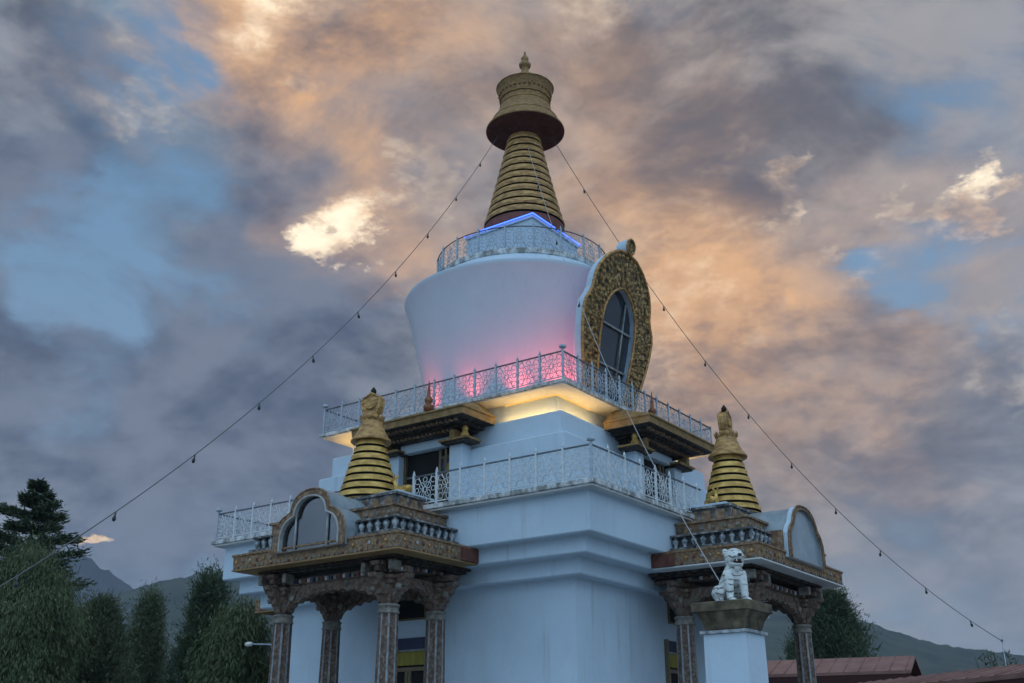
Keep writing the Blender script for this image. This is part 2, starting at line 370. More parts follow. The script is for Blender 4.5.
def railing(side, half, z, npan, mat, gaps=(), detail=True, name='railing', corner=True, label=None):
    """one side of a terrace; side 0 front(-Y),1 right(+X),2 back,3 left"""
    ins = half-.10; step = 2*ins/npan; ang = side*PI/2
    m = MB()
    segs = []; x = -ins; cur = [-ins]
    spans = [(-ins, ins)]
    for g0, g1 in gaps:
        spans = [(s0, min(s1, g0)) for s0, s1 in spans if s0 < g0]+[(max(s0, g1), s1) for s0, s1 in spans if s1 > g1]
    for s0, s1 in spans:
        m.box(s0+.024, s1-.024, -ins-.022, -ins+.022, z+PH-.035, z+PH, M['darkiron'])
        m.box(s0+.024, s1-.024, -ins-.015, -ins+.015, z+.07, z+.095, mat)
    if not detail:
        for k in range(npan+1): m.box(-ins+k*step-.02, -ins+k*step+.02, -ins-.021, -ins+.021, z, z+PH+.06, mat)
        for k in range(npan):
            for q in range(4):
                xx = -ins+(k+(q+.5)/4)*step; m.tube([(xx, -ins, z+.1), (xx+step*.12, -ins, z+.45), (xx, -ins, z+PH-.04)], .009, mat, 4)
    m.rot(side)
    R = m.build(name, T, label=label)
    if detail:
        key = (npan, half, mat.name)
        if key not in shared: shared[key] = (scroll_panel(step-.06, PH-.15, mat), post_mesh(PH+.03, mat), corner_mesh(PH+.06, M['iron']))
        pm, po, cm = shared[key]; rz = Matrix.Rotation(ang, 4, 'Z')
        for k in range(npan+1):
            x = -ins+k*step
            if any(g0-.02 < x < g1+.02 for g0, g1 in gaps): continue
            if k == npan: continue
            o = bpy.data.objects.new('post', cm if k == 0 and corner else po); COL.objects.link(o); o.parent = R
            o.matrix_world = rz @ Matrix.Translation((x, -ins, z))
        for k in range(npan):
            x = -ins+k*step
            if any(g0-.05 < x+step/2 < g1+.05 for g0, g1 in gaps): continue
            o = bpy.data.objects.new('scroll_panel', pm); COL.objects.link(o); o.parent = R
            o.matrix_world = rz @ Matrix.Translation((x+.03, -ins, z+.10))
    return R
GAP = [(-.95, .95)]
railing(0, 7.0, Z2, 17, M['ironpale'], GAP)
railing(1, 7.0, Z2, 17, M['ironpale'], GAP)
railing(3, 7.0, Z2, 17, M['iron'], GAP)
railing(2, 7.0, Z2, 17, M['iron'], GAP, detail=False)
for k in (0, 1): railing(k, 4.82, Z3, 12, M['iron'])
railing(3, 4.82, Z3, 12, M['iron'], detail=False)
railing(2, 4.82, Z3, 12, M['iron'], detail=False)
# round railing on the drum
b = MB(); NR = 20; RR = 3.06
def circ(r, z, n=80): return [(r*math.cos(2*PI*k/n), r*math.sin(2*PI*k/n), z) for k in range(n)]
b.tube(circ(RR, 18.06), .022, M['darkiron'], 6, closed=True); b.tube(circ(RR, 17.27), .014, M['iron'], 5, closed=True)
dr = b.build('round_railing', T)
pm = scroll_panel(2*PI*RR/NR-.05, .74, M['iron'])
po = post_mesh(.87, M['iron'])
for k in range(NR):
    a = 2*PI*(k+.35)/NR
    o = bpy.data.objects.new('post', po); COL.objects.link(o); o.parent = dr; o.matrix_world = Matrix.Translation((RR*math.cos(a), RR*math.sin(a), 17.215))
    a2 = a+PI/NR; w = 2*PI*RR/NR-.05
    o = bpy.data.objects.new('scroll_panel', pm); COL.objects.link(o); o.parent = dr
    o.matrix_world = Matrix.Rotation(a2+PI/2, 4, 'Z') @ Matrix.Translation((-w/2, -RR*math.cos(PI/NR), 17.29))

# ---- arched relief niche on the drum (+X side)
YC = -.36
def nx(z): return 4.36+(z-16)*.19
half = [(1.30, 11.42), (1.52, 12.1), (1.76, 12.9), (1.96, 13.5), (2.10, 14.1), (2.14, 14.6), (2.06, 14.95), (1.84, 15.2), (1.78, 15.45), (1.78, 15.75), (1.62, 16.1), (1.36, 16.45), (1.0, 16.75), (.55, 16.98), (.0, 17.06)]
def resample(h, n):
    pts = [Vector(p) for p in h]; L = [0]
    for i in range(1, len(pts)): L.append(L[-1]+(pts[i]-pts[i-1]).length)
    out = []
    for k in range(n):
        t = L[-1]*k/(n-1); i = max(j for j in range(len(L)) if L[j] <= t+1e-9); i = min(i, len(pts)-2)
        f = (t-L[i])/(L[i+1]-L[i]); p = pts[i].lerp(pts[i+1], f); out.append((p.x, p.y))
    return out
win = [(.78, 12.1), (.88, 12.7), (.98, 13.4), (1.04, 14.0), (1.03, 14.6), (.96, 15.0), (.78, 15.35), (.52, 15.62), (.25, 15.78), (.0, 15.85)]
def mirror(h): return [(y, z) for y, z in h]+[(-y, z) for y, z in reversed(h[:-1])]
oh = mirror(resample(half, 26)); ih = mirror(resample(win, 26))
def nf(p, d): return (nx(p[1])-d, YC+p[0], p[1])
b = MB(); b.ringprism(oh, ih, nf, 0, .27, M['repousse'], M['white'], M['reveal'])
for h, r, m in ((oh, .055, M['gold']), (ih, .045, M['gold'])):
    b.tube([nf(p, -.01) for p in h], r, m, 6)
rl = random.Random(12)
for k in range(0, len(oh)-1):
    for t_ in (.14, .32, .50, .68, .88):
        kk = min(k+1, len(oh)-1) if t_ in (.32, .68) else k
        o_, i_ = Vector(oh[kk]), Vector(ih[kk]); p = i_.lerp(o_, t_); q_ = (o_-i_).normalized(); ang = math.atan2(q_.y, q_.x)+rl.uniform(-.6, .6)
        c3 = nf((p.x, p.y), .0); sz = rl.uniform(.75, 1.2)
        b.blob(c3, (.045, .095*sz, .045*sz), M['gold'] if rl.random() < .55 else M['repousse'], Matrix.Rotation(ang, 3, 'X'), 4)
ok_ = [(y*.62, 11.42+(z-11.42)*.93) for y, z in oh]
b.prism(ok_, nf, .272, 1.5, M['white'])
nic = b.build('niche', T, label='gilded relief arch around a dark window on the drum')
b = MB(); b.prism(ih, nf, .20, .24, M['glass']); b.build('window_pane', nic)
b = MB()
for zz in (13.25, 14.55): b.box(-.0, .05, -1.0, 1.0, -.03, .03, M['fillet']); b.v[-8:] = [(nx(zz)-.17+x, YC+y, zz+z) for x, y, z in b.v[-8:]]
for yy in (.46,): b.tube([nf((yy, 12.15), .14), nf((yy, 15.5), .14)], .035, M['fillet'], 4)
b.tube([nf((-.83, 12.2), .13), nf((-.95, 15.0), .13)], .03, M['fillet'], 4)
b.build('glazing_bars', nic)
b = MB()
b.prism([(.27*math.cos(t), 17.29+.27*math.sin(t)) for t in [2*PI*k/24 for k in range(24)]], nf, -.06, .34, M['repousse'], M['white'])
b.tube([nf((.255*math.cos(2*PI*k/24), 17.29+.255*math.sin(2*PI*k/24)), -.07) for k in range(24)], .035, M['gold'], 5, closed=True)
b.build('niche_crest', nic)

# ---- upper shrine (door niche with canopy) on each face
def upper_shrine(k):
    sh = empty('shrine'); sh.parent = T
    b = MB()
    for s in (-1, 1):
        x0, x1 = sorted((s*.98, s*1.46))
        b.box(x0, x1, -5.12, -4.70, Z2+.004, 9.99, M['white'], .01)
    b.box(-.98, .98, -5.06, -4.72, 10.04, 10.30, M['white'], .01)
    b.box(-.98, .98, -5.06, -4.72, Z2+.004, Z2+.28, M['white'], .01)
    b.rot(k).build('shrine_frame', sh)
    for s in (-1, 1):
        b = MB(); x0, x1 = sorted((s*.84, s*1.80))
        b.box(x0, x1, -5.34, -4.72, 9.995, 10.05, M['darkwood']); b.box(x0-.05, x1+.05, -5.42, -4.72, 10.052, 10.11, M['canopy'])
        b.lathe([(.10, 10.11), (.13, 10.2), (.08, 10.3), (.10, 10.38), (.04, 10.48), (.01, 10.56)], M['brightgold'], s*1.62, -5.2, n=12)
        b.rot(k).build('pillar_cap', sh)
    b = MB()
    b.box(-.98, .98, -4.80, -4.765, Z2+.29, 10.03, M['shadepanel'])
    for x in (-.98, .40, .62): b.box(x+.01, x+.09, -4.90, -4.81, Z2+.29, 10.03, M['doorwood'])
    for z in (8.9, 9.72): b.box(.41, .97, -4.885, -4.815, z, z+.07, M['doorwood'])
    b.box(.50, .97, -4.87, -4.82, 9.15, 9.7, M['blueband'])
    b.blob((.74, -4.87, 9.42), (.14, .03, .16), M['yellow'], n=6)
    b.rot(k).build('doorway', sh)
    b = MB()   # stepped bracket under the canopy
    b.box(-1.35, 1.35, -5.30, -4.50, 10.305, 10.40, M['darkwood']); b.box(-1.55, 1.55, -5.50, -4.50, 10.402, 10.47, M['darkwood'])
    b.box(-1.80, 1.80, -5.68, -4.50, 10.472, 10.56, M['darkwood'])
    for i in range(17):
        x = -1.28+i*.16; b.box(x-.04, x+.04, -5.42, -5.301, 10.33, 10.395, M['brown'])
    for i in range(21):
        x = -1.7+i*.17; b.box(x-.045, x+.045, -5.80, -5.681, 10.48, 10.55, M['brown'])
    for s in (-1, 1):
        b.box(s*1.32-.09, s*1.32+.09, -5.44, -5.13, 10.11, 10.34, M['canopy'])
    b.rot(k).build('bracket', sh)
    b = MB()   # canopy roof: fascia board, hipped top
    v = [(-2.14, -6.0, 10.565), (2.14, -6.0, 10.565), (2.14, -4.475, 10.565), (-2.14, -4.475, 10.565),
         (-2.16, -6.02, 10.80), (2.16, -6.02, 10.80), (2.16, -4.475, 10.80), (-2.16, -4.475, 10.80),
         (-1.7, -4.94, 11.24), (1.7, -4.94, 11.24), (1.7, -4.475, 11.24), (-1.7, -4.475, 11.24)]
    b.add(v, [(0, 3, 2, 1)], M['darkwood'])
    b.add(v, [(0, 1, 5, 4), (1, 2, 6, 5), (3, 0, 4, 7), (4, 5, 9, 8), (5, 6, 10, 9), (7, 4, 8, 11), (8, 9, 10, 11), (2, 3, 11, 10), (2, 10, 6), (3, 7, 11)], M['canopy'])
    b.box(-2.20, 2.20, -6.06, -4.48, 10.765, 10.815, M['canopy'])
    b.rot(k).build('canopy', sh)
    b = MB()
    b.lathe([(.09, 11.24), (.15, 11.32), (.16, 11.42), (.08, 11.5), (.12, 11.56), (.13, 11.64), (.06, 11.72), (.045, 11.95), (.025, 12.1), (.008, 12.25)], M['red'], 0, -4.97+.0, n=14)
    b.rot(k).build('canopy_finial', sh)
    return sh
# the finial needs a foot on the canopy edge: canopy ridge stands at y=-4.94
for k in (0, 1, 3, 2): upper_shrine(k)

# ---- porches
def arch_pts(w, zs, zt, top, lobes):
    """scalloped arch spandrel outline between x=-w..w"""
    pts = [(-w, top), (-w, zs)]
    n = lobes; xs = []
    for i in range(n):
        a0 = i/n; a1 = (i+1)/n
        for q in range(6):
            t = a0+(a1-a0)*q/6; x = -w+2*w*t
            base = zs+(zt-zs)*min(1, (math.sin(PI*t)**.55)*1.02)
            sc = .07*abs(math.sin(PI*(t*n)))
            pts.append((x, base+sc))
    pts += [(w, zs), (w, top)]
    return pts
def column_mesh(n=16):
    b = MB()
    def star(r, z, k16=32):
        out = []
        for i in range(32):
            a = 2*PI*(i-.5)/32
            rr = r*(1.05 if i % 4 in (0, 1) else .93)
            out.append((rr*math.cos(a), rr*math.sin(a), z))
        return out
    zs = [(.36, 0), (.36, .25), (.30, .28), (.285, .5), (.265, 2.6), (.235, 4.80)]
    rings = [star(r, z) for r, z in zs]; v = [p for r in rings for p in r]
    for i in range(len(zs)-1):
        for j in range(32):
            m = M['fillet'] if j % 4 == 0 else M['columnp']
            a, c = i*32+j, i*32+(j+1) % 32
            b.add([v[a], v[c], v[c+32], v[a+32]], [(0, 1, 2, 3)], m)
    b.lathe([(.25, 4.80), (.275, 4.82), (.275, 4.85), (.255, 4.87), (.25, 4.97), (.275, 4.98), (.275, 5.02), (.24, 5.04)], M['boss'], n=24)
    return b
def capital(fx, fy):
    b = MB()
    b.lathe([(.22, 5.04), (.21, 5.2), (.24, 5.34), (.29, 5.42), (.30, 5.5), (.27, 5.55)], M['carve'], n=16)
    b.box(-.30, .30, -.30, .30, 5.50, 5.62, M['carve'], .02)
    b.box(-.36, .36, -.33, .33, 5.622, 5.72, M['carve'], .02)
    # leafy bracket wings, along x and y
    for s in (-1, 1):
        pts = [(s*.22, 5.10), (s*.28, 5.24), (s*.35, 5.28), (s*.40, 5.42), (s*.50, 5.47), (s*.56, 5.60), (s*.66, 5.64), (s*.70, 5.74), (s*.22, 5.74)]
        b.prism(pts if s < 0 else pts[::-1], lambda p, d: (p[0], d, p[1]), -.13, .13, M['carve'])
        b.prism(pts if s > 0 else pts[::-1], lambda p, d: (d, p[0], p[1]), -.12, .12, M['carve'])
        b.blob((s*.42, -.14, 5.43), (.1, .06, .09), M['boss'], n=5)
    return b
COLM = column_mesh(); CAPM = capital(0, 0)
CX, CYF, CYB = 1.88, -8.42, -6.62
def trefoil(w, h, z, n=8):
    """shouldered three-lobed outline, from (w,z) over the top to (-w,z)"""
    half = [(w, z), (w*1.0, z+.30*h), (w*.93, z+.46*h), (w*.80, z+.57*h), (w*.64, z+.63*h), (w*.55, z+.66*h), (w*.53, z+.76*h), (w*.45, z+.88*h), (w*.30, z+.965*h), (w*.14, z+h), (0, z+1.005*h)]
    half = resample(half, 22)
    return half+[(-x, y) for x, y in reversed(half[:-1])]
def porch(k, soff, fascia, skyglazed, tag_='', full=True):
    rotm = Matrix.Rotation(k*PI/2, 4, 'Z')
    P = T
    def put(mb, name, par=P, label=None): return mb.rot(k).build(name, par, label=label)
    # columns
    for x in (-CX, CX):
        for y in (CYF, CYB):
            b = MB(); b.v = [(vx+x, vy+y, vz) for vx, vy, vz in COLM.v]; b.f = COLM.f; b.m = COLM.m; b.sm = COLM.sm; b.mats = COLM.mats
            c = put(b, 'column')
            b = MB(); b.v = [(vx+x, vy+y, vz) for vx, vy, vz in CAPM.v]; b.f = CAPM.f; b.m = CAPM.m; b.sm = CAPM.sm; b.mats = CAPM.mats
            put(b, 'capital', c)
    # arcade: scalloped spandrels, beams
    b = MB()
    for y in (CYF, CYB):
        b.prism(arch_pts(CX-.26, 5.08, 5.48, 5.76, 9), lambda p, d: (p[0], y+d, p[1]), -.10, .10, M['carve'])
    my = (CYF+CYB)/2; hw = (CYB-CYF)/2
    for x in (-CX, CX):
        b.prism(arch_pts(hw-.26, 5.12, 5.48, 5.76, 5), lambda p, d: (x-d, my+p[0], p[1]), -.095, .095, M['carve'])
    arc = put(b, 'arcade')
    b = MB()
    for y in (CYF, CYB): b.box(-CX-.62, CX+.62, y-.16, y+.16, 5.765, 5.93, M['carve'], .02)
    for x in (-CX, CX): b.box(x-.15, x+.15, CYF-.60, -5.46, 5.935, 6.04, M['carve'], .02)
    b.box(-CX-.42, CX+.42, CYF-.36, -5.9, 6.045, 6.10, M['darkwood']); b.box(-CX-.58, CX+.58, CYF-.5, -5.9, 6.102, 6.165, M['darkwood'])
    for x in (-CX, CX):
        for s in (-.46, .0, .46):
            b.box(x+s-.07, x+s+.07, CYF-.52, CYF-.18, 5.80, 6.03, M['boss'] if s else M['carve'], .015)
    for i in range(31):
        x = -2.4+i*.16; b.box(x-.045, x+.045, CYF-.215, CYF-.162, 5.79, 5.88, [M['boss'], M['brickred'], M['trim'], M['blueband']][i % 4])
    for i in range(16):
        for s_ in (-1, 1):
            q0, q1 = sorted((s_*(CX+.152), s_*(CX+.20))); b.box(q0, q1, CYF-.5+i*.16, CYF-.41+i*.16, 5.95, 6.03, [M['boss'], M['brickred'], M['trim'], M['blueband']][i % 4])
    put(b, 'beam', arc)
    # roof slab
    b = MB()
    x1, y1 = 2.96, -9.36
    v = [(-x1, y1, 6.17), (x1, y1, 6.17), (x1, -6.31, 6.17), (-x1, -6.31, 6.17), (-x1-.02, y1-.02, 6.585), (x1+.02, y1-.02, 6.585), (x1+.02, -6.31, 6.585), (-x1-.02, -6.31, 6.585)]
    b.add(v, [(0, 3, 2, 1)], soff)
    b.add(v, [(0, 1, 5, 4), (1, 2, 6, 5), (2, 3, 7, 6), (3, 0, 4, 7)], fascia)
    b.add(v, [(4, 5, 6, 7)], M['greytier'])
    b.box(-x1-.05, x1+.05, y1-.05, -6.31, 6.55, 6.60, fascia); b.box(-x1-.03, x1+.03, y1-.03, -6.31, 6.165, 6.20, soff)
    for s in (-1, 1):
        x0, x1_ = sorted((s*2.9, s*3.03)); b.box(x0, x1_, -6.98, -6.315, 6.21, 6.545, M['brickred'])
    tints = [M['gold'], M['boss'], M['vase'], M['brickred']]
    for i in range(22):
        x = -2.83+i*5.66/21
        if abs(x) > 1.42: b.blob((x, y1-.025, 6.40), (.046, .02, .05), tints[i % 4], n=5)
    for i in range(11):
        for s_ in (-1, 1): b.blob((s_*(x1+.025), y1+.2+i*.23, 6.40), (.02, .046, .05), tints[i % 4], n=5)
    for i in range(37):
        x = -2.9+i*5.8/36; b.box(x-.035, x+.035, y1-.03, y1-.004, 6.225, 6.275, tints[(i*3) % 4] if i % 2 else M['boss'])
    for i in range(18):
        for s_ in (-1, 1):
            q0, q1 = sorted((s_*(x1+.002), s_*(x1+.028))); b.box(q0, q1, y1+.12+i*.155, y1+.19+i*.155, 6.225, 6.275, tints[(i*3) % 4] if i % 2 else M['boss'])
    slab = put(b, 'porch_roof')
    b = MB()
    for z0_, z1_, hx, yy, mm in ((6.60, 6.66, 2.80, -9.2, fascia), (6.66, 6.74, 2.66, -9.14, M['greytier']), (7.04, 7.09, 2.62, -9.10, M['greytier'])):
        b.box(-hx, hx, yy, -6.69, z0_, z1_-.002, mm)
    b.box(-2.46, 2.46, -8.95, -6.69, 6.74, 7.038, M['friezeback'])
    put(b, 'cornice', slab)
    # vase frieze
    b = MB(); pts = []
    n = 19
    for i in range(n): pts.append((-2.5+5.0*i/(n-1), -9.0))
    for i in range(1, 9): pts += [(s*2.5, -9.0+i*2.2/8) for s in (-1, 1)]
    for x, y in pts:
        b.lathe([(.05, 6.741), (.055, 6.78), (.035, 6.80), (.075, 6.87), (.088, 6.92), (.07, 6.97), (.03, 6.99), (.06, 7.037)], M['vase'], x, y, n=10)
    put(b, 'vase_frieze', slab)
    b = MB()
    b.box(-2.24, 2.24, -8.76, -6.69, 7.09, 7.44, M['brown'], .015); b.box(-2.30, 2.30, -8.82, -6.69, 7.42, 7.48, M['brown'])
    for i in range(12):
        x = -2.05+i*4.1/11; b.blob((x, -8.77, 7.26), (.06, .03, .06), M['boss'], n=5)
    for i in range(6):
        for s in (-1, 1): b.blob((s*2.25, -8.5+i*.34, 7.26), (.03, .06, .06), M['boss'], n=5)
    put(b, 'brown_tier', slab)
    b = MB()
    b.box(-1.62, 1.62, -8.07, -6.69, 7.48, 7.94, M['greytier'], .015); b.box(-1.68, 1.68, -8.13, -6.69, 7.92, 7.99, M['greytier'])
    for i in range(7):
        x = -1.4+i*2.8/6; b.box(x-.13, x+.13, -8.105, -8.06, 7.60, 7.86, M['brown'], .01)
    for i in range(3):
        for s in (-1, 1):
            x0, x1_ = sorted((s*1.60, s*1.655)); b.box(x0, x1_, -7.9+i*.42, -7.62+i*.42, 7.60, 7.86, M['brown'], .01)
    put(b, 'grey_tier', slab)
    for s in (-1, 1):
        b = MB(); x0, x1_ = sorted((s*.92, s*1.62)); b.box(x0, x1_, -7.95, -6.50, 7.995, 8.06, M['white'], .01)
        put(b, 'white_ledge', slab)
    # dormer
    w, h, z = 1.28, 1.55, 6.44
    def arched(w, h, z):
        hf = resample([(w, z), (w, z+.22*h), (w*.97, z+.42*h), (w*.86, z+.56*h), (w*.72, z+.64*h), (w*.66, z+.74*h), (w*.56, z+.86*h), (w*.38, z+.955*h), (w*.18, z+.995*h), (0, z+h)], 22)
        return hf+[(-x, y) for x, y in reversed(hf[:-1])]
    if skyglazed: out = arched(w, h, z); inn = arched(w*.90, h*.925, z+.02)
    else: out = trefoil(w, h, z); inn = trefoil(w*.83, h*.87, z+.02)
    DX = 0.
    b = MB(); f_ = lambda p, d: (DX+p[0], -9.50+d, p[1])
    b.ringprism(out, inn, f_, 0, .16 if skyglazed else .70, M['brown'], M['shell'] if not skyglazed else M['white'], M['trim'])
    b.tube([f_(p, -.012) for p in inn], .028, M['trim'] if not skyglazed else M['frieze'], 5)
    b.tube([f_(p, .0) for p in out], .03, M['brown'], 5)
    o2 = [(x*.965, z+(zz-z)*.975) for x, zz in out]
    b.prism(o2, f_, .161 if skyglazed else .701, 1.42, M['shell'], M['shell'], smooth=False)
    b.box(-w-.13, -w+.03, -9.36, -9.0, 6.60, 7.15, M['brown'], .01); b.box(w-.03, w+.13, -9.36, -9.0, 6.60, 7.15, M['brown'], .01) if skyglazed else None
    dm = put(b, 'dormer')
    b = MB(); b.prism(inn, f_, .12 if not skyglazed else .06, .14 if not skyglazed else .10, M['skyglass'] if skyglazed else M['clearglass']); put(b, 'window_pane', dm)
    if not skyglazed:
        b = MB(); b.box(-.55, .75, -9.10, -8.815, 6.50, 6.78, M['white'], .02); b.box(-.30, .55, -9.02, -8.815, 6.782, 6.98, M['white'], .02); b.blob((.12, -8.93, 7.10), (.13, .10, .18), M['white'], n=7); put(b, 'altar', dm)
    for s in (-1, 1):
        b = MB(); b.tube([f_((s*w*.45, z+.03), .08), f_((s*w*.45, z+.60*h), .08)], .024 if not skyglazed else .018, M['trim'] if not skyglazed else M['skyglass'], 5)
        put(b, 'glazing_bar', dm)
    # small gilded spire
    b = MB(); cy = -7.38
    prof = [(.80, 7.992), (.82, 8.02)]; mats = [M['brightgold']]
    n = 8; za0, za1 = 8.02, 9.74
    for i in range(n):
        za = za0+(za1-za0)*i/n; zb = za0+(za1-za0)*(i+1)/n; hh = zb-za
        ra = .84-(.84-.36)*i/n; rb = .84-(.84-.36)*(i+1)/n
        prof += [(ra-.075, za+.02), (ra-.075, za+.30*hh), (ra, za+.31*hh), (rb+.045, zb-.06*hh), (rb, zb)]
        mats += [M['gap'], M['gap'], M['gap'], M['brightgold'], M['gap']]
    b.lathe(prof, None, 0, cy, n=40, mats=mats+[M['gap']], smooth=False, cap=False)
    sp = put(b, 'small_spire')
    b = MB()
    b.lathe([(.33, 9.76), (.50, 9.72), (.565, 9.71), (.575, 9.75), (.47, 9.88), (.38, 10.05), (.31, 10.26), (.30, 10.32), (.32, 10.36), (.2, 10.38)], M['gold'], 0, cy, n=32)
    for i in range(12):
        a = 2*PI*i/12; b.blob((.315*math.cos(a), cy+.315*math.sin(a), 10.40), (.035, .07, .095), M['gold'], Matrix.Rotation(a, 3, 'Z') @ Matrix.Rotation(.35, 3, 'Y'), 5)
    put(b, 'bell_cap', sp)
    b = MB()   # sun-and-moon emblem and flaming jewel
    b.lathe([(.16, 10.40), (.20, 10.5), (.14, 10.56)], M['gold'], 0, cy, n=20)
    hp = [(.13, 10.44), (.22, 10.58), (.28, 10.76), (.295, 10.92), (.26, 11.02), (.19, 11.04), (.12, 11.08)]
    pts = hp+[(0, 11.16)]+[(-x, z_) for x, z_ in reversed(hp)]
    c_, s_ = math.cos(.15), math.sin(.15)
    fe = lambda p, d: (p[0]*c_-d*s_, cy+p[0]*s_+d*c_, p[1])
    b.prism(pts[::-1], fe, -.11, .11, M['gold']); 
    b.tube([fe(p, -.10) for p in pts], .04, M['gold'], 6); b.tube([fe(p, .10) for p in pts], .04, M['gold'], 6)
    b.tube([fe((.19*math.cos(t), 10.88+.19*math.sin(t)), -.12) for t in [PI*1.05+PI*.9*i/10 for i in range(11)]], .035, M['gold'], 5)
    b.tube([fe((.19*math.cos(t), 10.88+.19*math.sin(t)), .12) for t in [PI*1.05+PI*.9*i/10 for i in range(11)]], .035, M['gold'], 5)
    b.lathe([(.05, 11.14), (.08, 11.19), (.085, 11.25), (.05, 11.31), (.012, 11.36)], M['gap'], 0, cy, n=12)
    put(b, 'sun_moon_emblem', sp)
    # door and transom in the base wall
    b = MB()
    yw = -5.42
    b.box(-.56, .56, yw-.05, yw+.1, 5.06, 5.66, M['doorwood']); b.box(-.50, .50, yw-.056, yw, 5.11, 5.61, M['shadepanel'])
    dw = put(b, 'transom_window')
    b = MB()
    b.box(-.86, -.76, yw-.10, yw+.1, 0, 4.60, M['doorwood']); b.box(.70, .80, yw-.10, yw+.1, 0, 4.60, M['doorwood'])
    b.box(-.76, .70, yw-.06, yw+.1, 4.27, 4.58, M['blueband']); b.box(-.76, .70, yw-.09, yw+.1, 4.22, 4.268, M['fillet'])
    b.box(-.76, .70, yw-.05, yw+.1, 3.86, 4.218, M['yellow'])
    b.box(-.76, .70, yw-.09, yw+.1, 3.70, 3.80, M['doorwood'])
    for x in (-.72, -.06, .06, .66): b.box(x-.05, x+.05, yw-.07, yw+.1, .0, 3.70, M['doorwood'])
    b.box(-.68, .62, yw-.02, yw+.05, .0, 3.86, M['shadepanel'])
    put(b, 'doorway')
    return
porch(0, M['tan'], M['frieze'], False)
porch(1, M['soffit'], M['frieze'], True)
porch(3, M['tan'], M['frieze'], False)

# ---- warm strip light at the upper terrace corners
b = MB()
for k in range(4):
    for s in (-1, 1):
        x0, x1 = sorted((s*2.2, s*4.05))
        t = MB(); t.box(x0, x1, -4.05, -4.03, 11.235, 11.262, M['strip']); t.rot(k); b.add(t.v, t.f, M['strip'])
        t = MB(); t.box(x0, x1, -4.25, -4.19, 10.612, 10.64, M['strip2']); t.rot(k); b.add(t.v, t.f, M['strip2'])
b.build('strip_light', T)
# ---- red uplights behind the upper railing
def lamp_fixture(x, y, z, col, lens, energy, target, name='floodlight', spot=100, label=None, group=None, r=.05):
    b = MB(); d = (Vector(target)-Vector((x, y, z))).normalized()
    R = d.to_track_quat('Z', 'Y').to_matrix()
    b.box(-.09, .09, -.07, .07, 0.0, .03, M['darkiron']); b.tube([(0, 0, .03), (0, 0, .14)], .02, M['darkiron'], 6)
    m2 = MB(); m2.box(-.11, .11, -.08, .08, -.06, .05, M['darkiron'], .01); m2.box(-.09, .09, -.06, .06, .051, .056, lens)
    for vs, fs, mm in ((m2.v, m2.f, m2.m),):
        o = len(b.v); b.v += [tuple(R @ Vector(v)+Vector((0, 0, .2))) for v in vs]
        for f, mi_ in zip(fs, mm): b.f.append([q+o for q in f]); b.m.append(b.mi(m2.mats[mi_])); b.sm.append(False)
    fo = b.build(name, None, (x, y, z)); tag(fo, label, 'lamp', group)
    l = bpy.data.lights.new('flood_beam', 'SPOT'); l.energy = energy; l.color = col; l.spot_size = math.radians(spot); l.spot_blend = 1.0; l.shadow_soft_size = r
    lo = bpy.data.objects.new('flood_beam', l); COL.objects.link(lo); lo.parent = fo
    lo.matrix_local = Matrix.Translation(Vector((0, 0, .2))+d*.09) @ (-d).to_track_quat('Z', 'Y').to_matrix().to_4x4()
    return fo
PINK = (1.0, .085, .085)
for i, (a, e, lab) in enumerate(((-119, 95, 'small red floodlight behind the upper railing near the red finial'), (-84, 78, 'small red floodlight behind the middle of the upper front railing'),
                            (-57, 125, 'small red floodlight behind the upper railing left of its front corner'), (-33, 190, 'small red floodlight at the front corner of the upper railing'))):
    t = math.radians(a); x, y = 3.72*math.cos(t), 3.72*math.sin(t)
    lamp_fixture(x, y, Z3+.002, PINK, M['redlens'], e, (3.35*math.cos(t), 3.35*math.sin(t), Z3+1.7), spot=86, label=lab, group='red floodlights on the upper terrace')
lamp_fixture(4.5, -2.75, Z3+.002, (1, .5, .16), M['warmlens'], 14, (4.0, -2.0, Z3+1.1), label='small orange lamp at the foot of the gilded arch')

# ================================================================== remeshed figures
def remesh_figure(name, mb, voxel, mats_fn=None, smooth=6):
    o = mb.build(name); 
    bpy.context.view_layer.objects.active = o; o.select_set(True)
    r = o.modifiers.new('r', 'REMESH'); r.mode = 'VOXEL'; r.voxel_size = voxel
    s = o.modifiers.new('s', 'SMOOTH'); s.factor = .5; s.iterations = smooth
    dg = bpy.context.evaluated_depsgraph_get(); me = bpy.data.meshes.new_from_object(o.evaluated_get(dg))
    o.modifiers.clear(); old = o.data; o.data = me; bpy.data.meshes.remove(old)
    me.polygons.foreach_set('use_smooth', [True]*len(me.polygons)); o.select_set(False)
    return o
def limb(b, pts, rad, m):
    for i in range(len(pts)-1):
        a, c = Vector(pts[i]), Vector(pts[i+1]); n = max(2, int((c-a).length/.02))
        for k in range(n+1):
            t = k/n; b.blob(a.lerp(c, t), rad[i]+(rad[i+1]-rad[i])*t, m, n=6)

